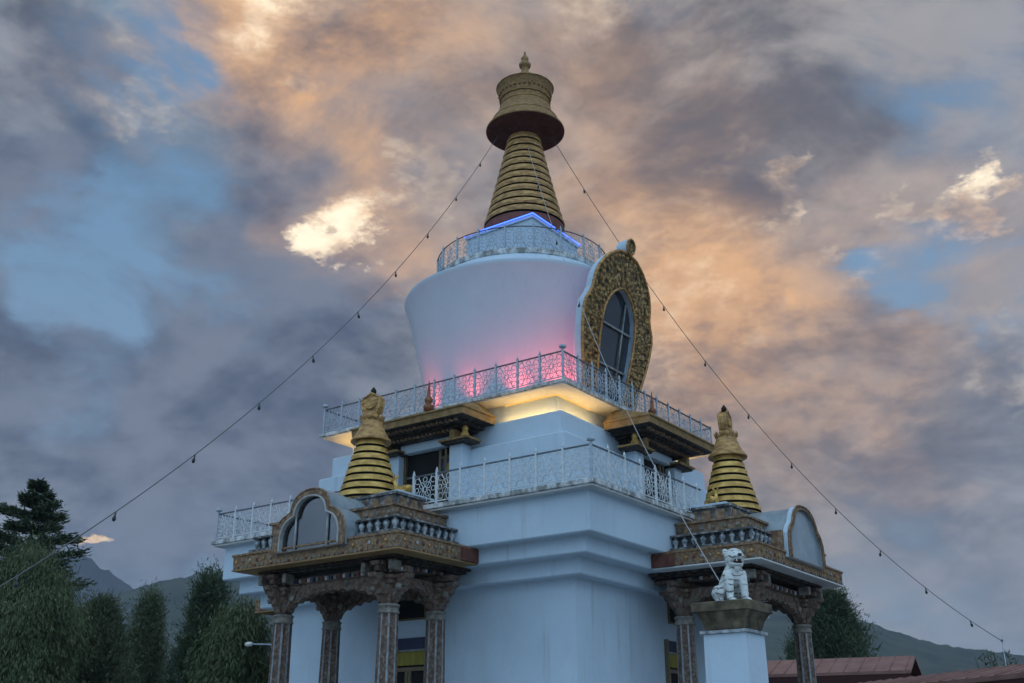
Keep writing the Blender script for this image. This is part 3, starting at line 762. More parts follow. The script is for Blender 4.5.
# deer
deer_me = {}
def make_deer():
    b = MB(); m = M['brightgold']
    limb(b, [(-.26, 0, .13), (.02, 0, .15), (.18, 0, .17)], [.11, .10, .10], m)
    limb(b, [(.18, 0, .19), (.26, 0, .34), (.28, 0, .44)], [.075, .055, .05], m)
    limb(b, [(.28, 0, .45), (.41, 0, .43)], [.06, .032], m)
    for s in (-1, 1):
        limb(b, [(.14, s*.07, .09), (.30, s*.09, .05), (.18, s*.10, .03)], [.05, .035, .028], m)
        limb(b, [(-.24, s*.09, .12), (-.08, s*.13, .08), (-.24, s*.14, .03)], [.07, .045, .03], m)
        limb(b, [(.25, s*.05, .50), (.21, s*.10, .58)], [.03, .018], m)
        limb(b, [(.27, s*.03, .50), (.25, s*.06, .62), (.29, s*.08, .70)], [.018, .014, .01], m)
    limb(b, [(-.34, 0, .17), (-.40, 0, .20)], [.03, .02], m)
    o = remesh_figure('deer_statue', b, .018, smooth=3); o.data.materials.clear(); o.data.materials.append(m); return o
d1 = make_deer(); d1.location = (1.25, -7.42, 8.062); d1.rotation_euler = (0, 0, PI*.98)
tag(d1, 'golden deer statue lying on the white ledge beside the front porch spire', 'statue', 'gilded deer on the porch roofs')
d2 = d1.copy(); COL.objects.link(d2); d2.location = (7.42, -1.25, 8.062); d2.rotation_euler = (0, 0, PI*.55)
tag(d2, 'golden deer statue lying on the white ledge beside the right porch spire', 'statue', 'gilded deer on the porch roofs')

# lion on pedestal
PX, PY, PZ = 12.68, -12.18, 3.83
b = MB()
b.square([(.46, -.06), (.46, .35), (.40, .38), (.375, .42), (.355, 3.28)], M['white'], PX, PY)
b.square([(.355, 3.281), (.40, 3.29), (.40, 3.335), (.3, 3.34)], M['vase'], PX, PY)
ped = b.build('pedestal'); 
for q in ped.data.vertices: q.co -= Vector((PX, PY, 0))
ped.location = (PX, PY, .06)
tag(ped, 'square white pedestal with brown stone cap in front of the right porch', 'pedestal')
b = MB(); b.square([(.31, 3.342), (.33, 3.36), (.37, 3.50), (.43, 3.60), (.45, 3.62), (.475, 3.625), (.475, 3.755), (.465, 3.77)], M['capstone'] if 'capstone' in M else carved('mossy_capstone', (.05, .042, .03), (.12, .095, .06), (.2, .165, .11), 5, 0, .9, .03))
b.build('pedestal_cap', ped)
def stripes_mat():
    m, nt, bs = newmat('striped_white_paint'); v = scaled(nt, (1, 1, 1))
    w = N(nt, 'ShaderNodeTexWave', wave_type='BANDS', bands_direction='Z'); w.inputs['Scale'].default_value = 3.2
    w.inputs['Distortion'].default_value = 7; w.inputs['Detail'].default_value = 2; w.inputs['Detail Scale'].default_value = 1.6
    nt.links.new(v, w.inputs['Vector']); n = noise(nt, v, 7, 4, .6)
    sep = N(nt, 'ShaderNodeSeparateXYZ'); nt.links.new(v, sep.inputs[0])
    st0 = ramp(nt, w.outputs[1], [(.08, (1, 1, 1)), (.22, (0, 0, 0))]); msk = noise(nt, v, 5.5, 2, .5)
    st = mixc(nt, ramp(nt, msk.outputs[0], [(.40, (0, 0, 0)), (.50, (.9,)*3)]), (0, 0, 0), st0)
    c = mixc(nt, ramp(nt, n.outputs[0], [(.40, (0, 0, 0)), (.75, (.7,)*3)]), (.74, .78, .77), (.42, .47, .46))
    c = mixc(nt, st, c, (.045, .06, .06)); nt.links.new(c, bs.inputs['Base Color']); bs.inputs['Roughness'].default_value = .55
    return m
M['stripe'] = stripes_mat(); M['mouth'] = plain('dark_red_mouth', (.05, .012, .012), .6); M['eye'] = plain('black_eye', (.01, .01, .01), .3)
M['muzzle'] = noisy('pale_muzzle', (.62, .64, .62), (.78, .80, .79), 8, .6, 0, 0)
b = MB(); m = M['stripe']     # faces +X, seated
limb(b, [(-.20, 0, .22), (-.08, 0, .34), (.08, 0, .50), (.13, 0, .60)], [.21, .20, .185, .15], m)
limb(b, [(.12, 0, .60), (.17, 0, .73)], [.15, .15], m)
b.blob((.20, 0, .79), (.175, .185, .175), m, n=10)                       # skull
b.blob((.32, 0, .79), (.13, .14, .075), m, n=8)                        # upper jaw
b.blob((.30, 0, .655), (.10, .085, .035), m, n=8)                       # lower jaw
b.blob((.24, .10, .70), (.08, .05, .09), m, n=6); b.blob((.24, -.10, .70), (.08, .05, .09), m, n=6)
for s in (-1, 1):
    b.blob((.13, s*.145, .90), (.035, .055, .065), m, n=6)              # ears
    b.blob((.30, s*.075, .87), (.05, .05, .03), m, n=6)                 # brow
    limb(b, [(.16, s*.13, .50), (.21, s*.14, .30), (.23, s*.145, .07)], [.105, .08, .065], m)
    limb(b, [(.23, s*.145, .045), (.33, s*.15, .04)], [.062, .058], m)
    for q in (-.035, 0, .035): b.blob((.375, s*.15+q, .035), (.035, .022, .033), m, n=5)
    limb(b, [(-.20, s*.16, .22), (.02, s*.22, .20)], [.15, .10], m)
    limb(b, [(.02, s*.22, .19), (-.12, s*.23, .06), (.06, s*.235, .045)], [.085, .06, .05], m)
limb(b, [(-.36, 0, .10), (-.44, .12, .06), (-.36, .26, .05)], [.05, .04, .035], m)
lion = remesh_figure('lion_statue', b, .017, smooth=3); lion.data.materials.clear(); lion.data.materials.append(m)
lion.location = (PX+.01, PY+.02, PZ-.012); lion.rotation_euler = (0, 0, math.radians(-42)); lion.scale = (.93, .86, .90)
tag(lion, 'white seated lion statue with black stripes and open mouth on brown capped pedestal', 'statue')
b = MB(); b.blob((.335, 0, .715), (.085, .085, .055), M['mouth'], n=8); 
for s in (-1, 1):
    b.lathe([(.016, .70), (.012, .72), (.004, .755)], M['muzzle'], .40, s*.05, n=8)
b.build('mouth', lion)
b = MB(); b.blob((.435, 0, .81), (.025, .045, .028), M['eye'], n=6)
b.build('nose', lion)
for s in (-1, 1):
    b = MB(); b.blob((.335, s*.075, .845), (.03, .028, .026), M['muzzle'], n=6); b.blob((.360, s*.078, .845), (.012, .014, .014), M['eye'], n=6); b.build('eye', lion)
b = MB(); b.blob((.29, 0, .60), (.06, .05, .07), M['muzzle'], n=6); b.build('beard', lion)

# ================================================================== light strings
def string_light(name, A, B, sag, nb, label, mat, rad, bulb_r, skip0=.04, extra=None, bmat=None, ts=None):
    A, B = Vector(A), Vector(B); L = (B-A).length
    def pt(t): p = A.lerp(B, t); return p-Vector((0, 0, sag*4*t*(1-t)))
    b = MB(); pth = [pt(i/60) for i in range(61)]
    if extra: pth += [Vector(e) for e in extra]
    b.tube(pth, rad, mat, 5)
    o = b.build(name); tag(o, label, 'string lights', 'bulb strings from the spire')
    me = None
    for i in range(nb):
        t = ts[i] if ts else skip0+(1-skip0-.02)*(i+.5)/nb
        if me is None:
            q = MB(); q.lathe([(.012, .02), (.022, -.02), (.024, -.08), (.02, -.10)], M['cable'], n=8)
            q.lathe([(.02, -.10), (.042, -.145), (.05, -.185), (.042, -.225), (.018, -.25)], bmat or M['bulb'], n=10)
            q.v = [(x*bulb_r, y*bulb_r, z*bulb_r) for x, y, z in q.v]
            me = q.mesh('bulb')
        w = bpy.data.objects.new('bulb', me); COL.objects.link(w); w.parent = o; w.location = pt(t); w.rotation_euler = (random.uniform(-.2, .2), random.uniform(-.2, .2), 0)
    return o, pt
sA = Vector((-.62, -1.05, 23.66)); 
string_light('string_lights', (SX-.76, SY-.56, 23.70), at(-70, 628, 15.5), 1.75, 10, 'string of bulbs sloping from the spire down past the left trees', M['cable'], .011, .72, extra=[at(-260, 800, 13)])
string_light('string_lights', (SX+.72, SY+.52, 23.70), at(1002, 641, 36), 2.4, 10, 'string of bulbs sloping from the spire down to the right pole', M['cable'], .012, .85)
string_light('string_lights', (SX*.6+.47, SY*.6-.47, 22.75), (PX-.1, PY+.30, PZ+.03), 1.35, 6, 'string of bulbs running from the spire down behind the lion statue', M['palecable'], .009, .7)
# pole carrying the right string
pb = at(1002, 641, 36); b = MB(); b.tube([(0, 0, 0), (0, 0, pb.z)], [.022, .016], M['iron'], 6); b.lathe([(.03, pb.z-.02), (.05, pb.z), (.02, pb.z+.06)], M['darkiron'], n=8)
o = b.build('pole', None, (pb.x, pb.y, 0)); tag(o, 'thin dark pole holding the lower end of the right bulb string', 'pole')
# wall lamp at left porch column
b = MB(); b.blob((0, 0, 0), (.20, .12, .09), M['milkbulb'], n=8); b.tube([(.14, .04, 0), (1.5, .55, -.06)], .03, M['iron'], 6); b.box(1.44, 1.56, .48, .66, -.16, .06, M['darkiron'])
o = b.build('wall_lamp', None, (-10.14, -2.45, 5.20)); tag(o, 'white rounded lamp on a horizontal arm beside the hidden left porch', 'lamp')

# ================================================================== ground, hills
def sheet(name, pts, z, m, kind='structure'):
    me = bpy.data.meshes.new(name); me.from_pydata([(x, y, z) for x, y in pts], [], [list(range(len(pts)))]); me.materials.append(m)
    o = bpy.data.objects.new(name, me); COL.objects.link(o); o['kind'] = kind; return o
HB = 4300
M['grass'] = noisy('dry_grass_ground', (.045, .055, .025), (.10, .10, .05), .15, .95, 0, .2)
M['paving'] = noisy('stone_paving', (.20, .20, .20), (.33, .33, .32), 1.2, .85, 0, .15)
sheet('ground', [(-HB, -HB), (HB, -HB), (HB, HB), (-HB, HB)], 0, M['grass'])
sheet('paving', [(-24, -40), (30, -40), (30, 22), (-24, 22)], .004, M['paving'])
def forest_mat(name, a, c, scale):
    m, nt, bs = newmat(name); v = scaled(nt, (1, 1, 1)); n = noise(nt, v, scale, 7, .65)
    nt.links.new(ramp(nt, n.outputs[0], [(.38, a), (.64, c)]), bs.inputs['Base Color']); bs.inputs['Roughness'].default_value = 1
    bs.inputs['Specular IOR Level'].default_value = .1
    return m
M['hillfar'] = forest_mat('far_slope_cover', (.03, .04, .05), (.065, .075, .085), .006)
M['hillnear'] = forest_mat('wooded_slope_cover', (.028, .040, .026), (.075, .085, .055), .012)
from mathutils import noise as mn
def hill(name, ridge, D, m, rough, bumps=0., near=.55, depth=.35, nseg=150, nrow=26):
    """ridge: list of (px,py); slope rising from near*D to the crest at distance D, falling away behind"""
    xs = [p[0] for p in ridge]; vs = []; fs = []
    for i in range(nseg+1):
        px = xs[0]+(xs[-1]-xs[0])*i/nseg; py = float(np.interp(px, xs, [p[1] for p in ridge]))
        top = at(px, py, D); hd = Vector((top.x-CAM.x, top.y-CAM.y)); hz = top.z
        hz += rough*(mn.fractal(Vector((px*.045, 3.1, D*.01)), .9, 2.0, 5)) + bumps*(random.random()-.35)
        for j in range(nrow+1):
            t = j/nrow*1.35
            if t <= 1: f = near+(1-near)*t; z = hz*(t**1.25)
            else: f = 1+depth*(t-1)/.35; z = hz*(1-.45*(t-1)/.35)
            p = Vector((CAM.x, CAM.y))+hd*f
            if 0 < t < 1: z += rough*2.2*mn.fractal(Vector((p.x*.006, p.y*.006, 1.7)), .9, 2, 5)*t*(1-t)*2
            vs.append((p.x, p.y, max(z, -2)-(3 if j in (0,) else 0)))
    for i in range(nseg):
        for j in range(nrow):
            a = i*(nrow+1)+j; fs.append((a, a+1, a+nrow+2, a+nrow+1))
    me = bpy.data.meshes.new(name); me.from_pydata(vs, [], fs); me.materials.append(m)
    me.polygons.foreach_set('use_smooth', [True]*len(me.polygons))
    o = bpy.data.objects.new(name, me); COL.objects.link(o); structure(o); return o
hill('mountain', [(-420, 620), (-200, 575), (-60, 560), (20, 558), (66, 550), (80, 554), (90, 555), (95, 558), (98, 565), (104, 568), (110, 568), (115, 575), (122, 579), (135, 588), (160, 602), (200, 618), (300, 640), (420, 670)], 2900, M['hillfar'], 9, 0, .55, .25, 200)
hill('wooded_hill', [(-300, 660), (-60, 630), (60, 606), (120, 592), (150, 583), (172, 577), (195, 573), (215, 571), (260, 566), (320, 575), (420, 600), (520, 640), (620, 690)], 2300, M['hillnear'], 5, 5, .5, .3, 260)
hill('hillside', [(480, 700), (600, 640), (700, 600), (760, 598), (810, 604), (850, 614), (880, 626), (905, 634), (930, 641), (955, 646), (990, 650), (1060, 660), (1180, 672), (1320, 690)], 2300, M['hillnear'], 4, 3, .5, .3, 260)

# ================================================================== trees
def leaf_mat(name, dark, mid, light, scale=.9):
    m, nt, bs = newmat(name); v = scaled(nt, (1, 1, 1)); n = noise(nt, v, scale, 4, .6); f = noise(nt, v, 9, 2, .5)
    mx = N(nt, 'ShaderNodeMath', operation='MULTIPLY_ADD'); mx.inputs[1].default_value = .45; nt.links.new(f.outputs[0], mx.inputs[0])
    m2 = N(nt, 'ShaderNodeMath', operation='MULTIPLY'); m2.inputs[1].default_value = .55; nt.links.new(n.outputs[0], m2.inputs[0]); nt.links.new(m2.outputs[0], mx.inputs[2])
    nt.links.new(ramp(nt, mx.outputs[0], [(.34, dark), (.5, mid), (.66, light)]), bs.inputs['Base Color'])
    bs.inputs['Roughness'].default_value = .85; bs.inputs['Specular IOR Level'].default_value = .2
    return m
M['needle'] = leaf_mat('dark_needles', (.034, .052, .034), (.066, .095, .055), (.11, .145, .08))
M['cypress'] = leaf_mat('cypress_sprays', (.048, .07, .038), (.098, .126, .066), (.17, .195, .10))
M['cypress2'] = leaf_mat('grey_green_sprays', (.052, .072, .044), (.105, .132, .076), (.18, .20, .12))
M['bark'] = noisy('tree_bark', (.06, .048, .038), (.13, .11, .09), 5, .95, 0, .4, .03, (3, 3, .6))
M['palebark'] = noisy('pale_bark', (.25, .25, .23), (.42, .41, .38), 4, .9, 0, .3, .02, (3, 3, .6))
def shard(vs, fs, p, d, L, w, rnd):
    s = d.cross(Vector((rnd.uniform(-1, 1), rnd.uniform(-1, 1), rnd.uniform(-1, 1))))
    if s.length < 1e-3: return
    s.normalize(); o = len(vs); mid = p+d*L*.45
    vs += [tuple(p), tuple(mid+s*w*.5), tuple(p+d*L), tuple(mid-s*w*.5)]; fs.append((o, o+1, o+2, o+3))
def mesh_obj(name, vs, fs, m, parent):
    me = bpy.data.meshes.new(name); me.from_pydata(vs, [], fs); me.materials.append(m)
    o = bpy.data.objects.new(name, me); COL.objects.link(o); o.parent = parent; return o
def tree(name, px, py, D, wid, label, mat, style, seed, n=9000, lean=0., trunkm=None, group=None, low=.05, tr=.25, fin_=1.):
    """px,py = tip of the crown in the photograph at distance D; wid = crown width in metres"""
    rnd = random.Random(seed); top = at(px, py, D); H = top.z; base = Vector((top.x, top.y, 0))
    root = empty(name, base); tag(root, label, 'tree', group)
    b = MB(); b.tube([(0, 0, 0), (lean*.3, 0, H*.3), (lean*.7, 0, H*.7), (lean, 0, H*.93)], [tr, tr*.75, tr*.4, .03], trunkm or M['bark'], 8)
    vs, fs = [], []; limbs = MB()
    R = wid/2
    if style == 'cedar':
        lv = 15
        for i in range(lv):
            t = i/(lv-1); z = H*(.30+.67*t); rr = R*(1-t)**.72*rnd.uniform(.75, 1.12)+.35
            for k in range(6):
                a = 2*PI*(k+rnd.random()*.8)/6+i*1.3; ln = rr*rnd.uniform(.6, 1.1)
                e = Vector((math.cos(a)*ln, math.sin(a)*ln, z-base.z*0+ln*rnd.uniform(-.05, .22)))
                s0 = Vector((0, 0, z-.1*ln)); b.tube([s0, s0.lerp(e, .6)+Vector((0, 0, -.1)), e], [.07*(1-t)+.03, .04, .012], trunkm or M['bark'], 5)
                q = int(n/(lv*6))
                for _ in range(q):
                    u = rnd.random()**.6; p = s0.lerp(e, u)+Vector((rnd.gauss(0, .22*ln*.55*(1.1-u*.5)), rnd.gauss(0, .22*ln*.55*(1.1-u*.5)), rnd.gauss(.02, .13)))
                    d = Vector((math.cos(a)+rnd.gauss(0, .7), math.sin(a)+rnd.gauss(0, .7), rnd.uniform(-.1, .7))).normalized()
                    shard(vs, fs, p, d, rnd.uniform(.22, .5), rnd.uniform(.07, .12), rnd)
    else:
        nb = max(20, int(n/34))
        prof = {'cone': lambda t: (1-t)**.85*min(1, .45+t*3.2), 'round': lambda t: math.sin(PI*min(1, (t*.84+.13)))**.8, 'droop': lambda t: ((1-t**2.2)**.62)*min(1, .55+t*2)}[style]
        for i in range(nb):
            t = low+(1-low)*rnd.random()**.85; a = rnd.uniform(0, 2*PI)
            g = .70+.85*mn.noise(Vector((math.cos(a)*1.5, math.sin(a)*1.5, t*5+seed)))+.22*rnd.random()
            g = max(.35, g)
            rr = R*prof(t)*g; z = H*t*.985
            u0 = rnd.uniform(.35, 1.0)
            c = Vector((math.cos(a)*rr*u0+lean*t, math.sin(a)*rr*u0, z)); s0 = Vector((lean*t, 0, max(.3, z-rr*.55)))
            if rnd.random() < .35: b.tube([s0, s0.lerp(c, .5)+Vector((0, 0, .1)), c], [.05, .03, .01], trunkm or M['bark'], 4)
            cr = (.30+.11*R*rnd.uniform(.5, 1.4))
            for _ in range(120):
                w_ = Vector((rnd.gauss(0, 1), rnd.gauss(0, 1), rnd.gauss(0, 1)))*cr*.55
                w_.z *= 1.5 if style != 'round' else 1.
                p = c+w_; out = Vector((math.cos(a), math.sin(a), 0))
                if style == 'droop': d = out*rnd.uniform(0, .6)+Vector((rnd.gauss(0, .25), rnd.gauss(0, .25), -1+rnd.uniform(0, .5)))
                elif style == 'cone': d = out*rnd.uniform(.1, .9)+Vector((rnd.gauss(0, .3), rnd.gauss(0, .3), rnd.uniform(.1, 1)))
                else: d = out*rnd.uniform(0, .7)+Vector((rnd.gauss(0, .4), rnd.gauss(0, .4), rnd.uniform(.2, 1)))
                shard(vs, fs, p, d.normalized(), rnd.uniform(.16, .34)*fin_, rnd.uniform(.028, .052)*fin_, rnd)
    if style != 'cedar':      # feathery leading sprays that break the outline
        for _ in range(170):
            t = low+(1-low)*rnd.random()**.7; a = rnd.uniform(0, 2*PI); rr = R*prof(min(t, .985))*rnd.uniform(.75, 1.02)
            p0 = Vector((math.cos(a)*rr+lean*t, math.sin(a)*rr, H*t*.97))
            d = Vector((math.cos(a)*rnd.uniform(.1, .8), math.sin(a)*rnd.uniform(.1, .8), rnd.uniform(.5, 1.1))).normalized(); ln = rnd.uniform(.35, .85)*(R/2.6)**.5
            for q in range(26):
                u = rnd.random(); dd = (d+Vector((rnd.gauss(0, .45), rnd.gauss(0, .45), rnd.gauss(-.1, .4)))).normalized()
                shard(vs, fs, p0+d*ln*u, dd, rnd.uniform(.12, .24)*(1.15-u*.6), .05, rnd)
    b.build('trunk', root); mesh_obj('crown', vs, fs, mat, root)
    return root
G = 'trees behind the stupa'
tree('conifer', 40, 480, 62, 12.5, 'tall dark conifer with layered branches, the highest tree at the left', M['needle'], 'cedar', 3, 34000, group=G, tr=.35)
tree('cypress_tree', 30, 562, 44, 7.0, 'broad feathery green cypress standing in front of the tall dark conifer', M['cypress'], 'droop', 5, 26000, group=G)
tree('cypress_tree', 102, 606, 48, 3.8, 'low rounded green tree right of the broad feathery cypress', M['cypress2'], 'round', 8, 14000, group=G)
tree('cypress_tree', 151, 602, 54, 3.6, 'slim grey green tree with a pale trunk below the wooded hill', M['cypress2'], 'cone', 11, 13000, group=G, trunkm=M['palebark'])
tree('conifer', 211, 588, 50, 5.0, 'dark pointed conifer beside the left corner of the stupa', M['needle'], 'cone', 14, 20000, group=G)
tree('cypress_tree', 240, 620, 40, 4.2, 'weeping light green cypress left of the front porch columns', M['cypress'], 'droop', 17, 16000, group=G)
tree('cypress_tree', 128, 640, 60, 6.0, 'dark bushy tree filling the gap between the slim tree and the pointed conifer', M['needle'], 'round', 19, 9000, group=G)
tree('pine_tree', 828, 596, 58, 5.5, 'dark bushy pine behind the right porch roof corner', M['needle'], 'round', 23, 20000, group=G)
tree('pine_tree', 793, 643, 75, 2.6, 'small distant tree seen through the arch of the right porch', M['needle'], 'cone', 29, 3000, group=G)
# bare bush at the right edge
bp = at(1006, 640, 40); rnd = random.Random(4); root = empty('bush', (bp.x, bp.y, 0)); tag(root, 'twiggy bush rising above the long roof at the right edge', 'bush')
b = MB(); vs, fs = [], []
for i in range(46):
    a = rnd.uniform(0, 2*PI); sp = rnd.uniform(.1, 1.9); h = bp.z*rnd.uniform(.62, 1.02)*(1-.16*sp/1.9)
    p0 = Vector((math.cos(a)*.15, math.sin(a)*.15, 0)); p1 = Vector((math.cos(a)*sp*.6, math.sin(a)*sp*.6, h*.6)); p2 = Vector((math.cos(a)*sp, math.sin(a)*sp, h))
    b.tube([p0, p1, p2], [.03, .02, .008], M['bark'], 4)
    for _ in range(26):
        t = rnd.uniform(.2, .95); p = p1.lerp(p2, t); d = Vector((rnd.gauss(0, .5), rnd.gauss(0, .5), rnd.uniform(.2, 1))).normalized()
        shard(vs, fs, p+d*.02, d, rnd.uniform(.12, .3), .05, rnd)
b.build('trunk', root); mesh_obj('crown', vs, fs, M['needle'], root)

# ================================================================== low roofed buildings at the right
M['roofred'] = noisy('pale_red_sheet_roof', (.21, .10, .082), (.31, .17, .145), 1.5, .6, 0, .05)
M['eave'] = plain('dark_red_eave', (.05, .014, .012), .8)
M['shedwall'] = noisy('shed_plaster', (.3, .28, .26), (.42, .4, .37), 2, .9)
def low_building(P0, P1, halfw, zr, ze, name, label, over=.6):
    """gabled building, ridge from P0 to P1 at zr, eaves at ze"""
    P0 = Vector((P0.x, P0.y, 0)); P1 = Vector((P1.x, P1.y, 0)); d = (P1-P0).normalized(); s = Vector((d.y, -d.x, 0)); L = (P1-P0).length
    root = empty(name, (P0+P1)/2); tag(root, label, 'building'); c = (P0+P1)/2
    w = MB(); a, q = L/2-over, halfw-over; 
    pr = lambda u, v, z: tuple(d*u+s*v+Vector((0, 0, z)))
    v = [pr(x, y, z) for z in (0, ze-.02) for x, y in ((-a, -q), (a, -q), (a, q), (-a, q))]+[pr(-a, 0, zr-.2), pr(a, 0, zr-.2)]
    w.add(v, [(0, 1, 5, 4), (2, 3, 7, 6), (1, 2, 6, 9, 5), (3, 0, 4, 8, 7)], M['shedwall']); w.build('wall', root)
    r = MB(); th = .12
    for sg in (-1, 1):
        v = [pr(-L/2, 0, zr), pr(L/2, 0, zr), pr(L/2, sg*halfw, ze), pr(-L/2, sg*halfw, ze)]; v += [(x, y, z-th) for x, y, z in v]
        r.add(v, [(0, 1, 2, 3) if sg > 0 else (3, 2, 1, 0)], M['roofred'])
        r.add(v, [(4, 7, 6, 5) if sg > 0 else (5, 6, 7, 4)], M['eave']); r.add(v, [(3, 2, 6, 7), (1, 5, 6, 2), (0, 3, 7, 4)], M['roofred'])
        for k in range(int(L/.6)+1):
            u = -L/2+.1+k*.6; r.tube([pr(min(u, L/2-.1), 0, zr+.01), pr(min(u, L/2-.1), sg*halfw, ze+.01)], .028, M['roofred'], 4)
        e = [pr(-L/2, sg*(halfw-.02), ze-.125), pr(L/2, sg*(halfw-.02), ze-.125), pr(L/2, sg*(halfw-.02), ze-.62), pr(-L/2, sg*(halfw-.02), ze-.62)]
        e2 = [pr(u, sg*(halfw-over+.0), z) for u, z in ((-L/2, ze-.62), (L/2, ze-.62))]
        r.add(e+e2, [(0, 1, 2, 3), (3, 2, 5, 4)], M['eave'])
    r.build('roof', root)
    g = MB(); 
    for k in range(int(L/2.4)):
        u = -L/2+1.2+k*2.4; g.box(-.5, .5, -.03, .03, 0, 1.0, M['glass']); g.v[-8:] = [tuple(d*(u+x)+s*(q+.02+y)+Vector((0, 0, 1.1+z))) for x, y, z in g.v[-8:]]
    g.build('window', root)
    return root
r1a, r1b = at(700, 669, 50), at(915, 655.5, 46)
low_building(r1a, r1b, 2.6, r1b.z, r1b.z-.75, 'shed', 'low red roofed building whose gable end shows behind the right porch')
r2a, r2b = at(765, 687, 44), at(1075, 658, 27)
zr2 = r2b.z
low_building(Vector((at(765, 687, 44).x, at(765, 687, 44).y, 0)), r2b, 1.5, zr2, zr2-.36, 'shed', 'long pale roofed building running out of the right edge')

# ================================================================== haze
b = MB(); b.box(-HB-20, HB+20, -HB-20, HB+20, -3.5, 620, M['cable']); hz = b.build('haze'); hz['kind'] = 'stuff'
hm = bpy.data.materials.new('haze_air'); hm.use_nodes = True; nt = hm.node_tree
for n_ in list(nt.nodes):
    if n_.type == 'BSDF_PRINCIPLED': nt.nodes.remove(n_)
pv = N(nt, 'ShaderNodeVolumePrincipled'); pv.inputs['Color'].default_value = (.56, .68, .88, 1); pv.inputs['Density'].default_value = .00014; pv.inputs['Anisotropy'].default_value = .2
nt.links.new(pv.outputs[0], nt.nodes['Material Output'].inputs['Volume'])
hz.data.materials.clear(); hz.data.materials.append(hm); hz.display_type = 'WIRE'

# ================================================================== sky, sun
SUN_EL = math.radians(2.5); sd = direc(690, 560); SUN_ROT = math.atan2(sd.x, sd.y)
W = bpy.data.worlds.new('World'); S.world = W; W.use_nodes = True; nt = W.node_tree; nt.nodes.clear()
out = N(nt, 'ShaderNodeOutputWorld'); bg = N(nt, 'ShaderNodeBackground'); nt.links.new(bg.outputs[0], out.inputs[0])
STR = .1; BACKK = 2.3; bg.inputs[1].default_value = STR
sky = N(nt, 'ShaderNodeTexSky', sky_type='NISHITA'); sky.sun_disc = False; sky.sun_elevation = SUN_EL; sky.sun_rotation = SUN_ROT
sky.altitude = 2300; sky.air_density = 1.0; sky.dust_density = .6; sky.ozone_density = 2.0
tc = N(nt, 'ShaderNodeTexCoord'); D0 = tc.outputs['Generated']
def VM(op, a, bb=None):
    n = N(nt, 'ShaderNodeVectorMath', operation=op)
    for i, v in enumerate((a, bb)):
        if v is None: continue
        if hasattr(v, 'node'): nt.links.new(v, n.inputs[i])
        elif isinstance(v, (int, float)): n.inputs['Scale'].default_value = v
        else: n.inputs[i].default_value = v
    return n.outputs['Value'] if op == 'DOT_PRODUCT' else n.outputs[0]
def MA(op, a, bb=None, c=None, clamp=False):
    n = N(nt, 'ShaderNodeMath', operation=op); n.use_clamp = clamp
    for i, v in enumerate((a, bb, c)):
        if v is None: continue
        if hasattr(v, 'node'): nt.links.new(v, n.inputs[i])
        else: n.inputs[i].default_value = v
    return n.outputs[0]
def MR(v, a, bb, c=0, d=1, interp='SMOOTHSTEP'):
    n = N(nt, 'ShaderNodeMapRange', interpolation_type=interp)
    nt.links.new(v, n.inputs[0])
    for i, x in enumerate((a, bb, c, d)): n.inputs[i+1].default_value = x
    return n.outputs[0]
# cloud-plane coordinate (flat deck seen in perspective)
sep = N(nt, 'ShaderNodeSeparateXYZ'); nt.links.new(D0, sep.inputs[0])
zz = MA('ADD', MA('MAXIMUM', sep.outputs[2], 0.), .5)
comb = N(nt, 'ShaderNodeCombineXYZ'); nt.links.new(MA('DIVIDE', sep.outputs[0], zz), comb.inputs[0]); nt.links.new(MA('DIVIDE', sep.outputs[1], zz), comb.inputs[1]); nt.links.new(MA('MULTIPLY', sep.outputs[2], 1.2), comb.inputs[2])
CP = comb.outputs[0]
def nz(vec, sc, det, ro, dist=0.):
    n = N(nt, 'ShaderNodeTexNoise'); n.inputs['Scale'].default_value = sc; n.inputs['Detail'].default_value = det; n.inputs['Roughness'].default_value = ro; n.inputs['Distortion'].default_value = dist
    nt.links.new(vec, n.inputs['Vector']); return n
wn = nz(CP, 4.0, 6, .6)
warp = VM('SCALE', VM('SUBTRACT', wn.outputs[1], (.5, .5, .5)), .20)
DW = VM('NORMALIZE', VM('ADD', D0, warp))
wf = nz(CP, 10, 6, .65)
DF = VM('NORMALIZE', VM('ADD', VM('ADD', D0, VM('SCALE', warp, .30)), VM('SCALE', VM('SUBTRACT', wf.outputs[1], (.5, .5, .5)), .19)))
def field(items, vec):
    tot = None
    for px, py, rad, amp in items:
        c = direc(px, py).normalized(); dt = VM('DOT_PRODUCT', vec, tuple(c))
        v = MR(dt, math.cos(math.radians(rad)), math.cos(math.radians(rad*.12)), 0, amp)
        tot = v if tot is None else MA('ADD', tot, v)
    return tot
big = nz(CP, 1.6, 7, .60, .4).outputs[0]; mid = nz(CP, 4.6, 8, .64, .35).outputs[0]; fine = nz(CP, 13, 6, .62).outputs[0]
tex = MA('ADD', MA('MULTIPLY', big, .42), MA('ADD', MA('MULTIPLY', mid, .40), MA('MULTIPLY', fine, .18)))
holes = field([(130, 40, 5.5, .72), (190, 20, 5, .6), (200, 115, 5, .5), (95, 260, 6, .72), (30, 255, 5, .6), (170, 280, 5.5, .6), (245, 255, 5, .5), (60, 130, 4, .3), (165, 200, 5, .5), (240, 320, 3, .4), (110, 300, 3.5, .5),
               (965, 40, 6, .75), (1010, 120, 5, .5), (925, 270, 3.6, .9), (965, 295, 3, .6), (890, 285, 3, .5), (868, 258, 2, .4), (1010, 290, 4, .5), (860, 5, 3, .4), (490, 0, 2.6, .5), (455, -25, 4, .5), (360, 100, 2.5, .35), (640, 15, 3, .3),
               (160, 555, 7, .36), (60, 395, 4, .4), (40, 415, 3, .35), (250, 520, 6, .25), (960, 620, 9, .5), (800, 600, 7, .25)], DW)
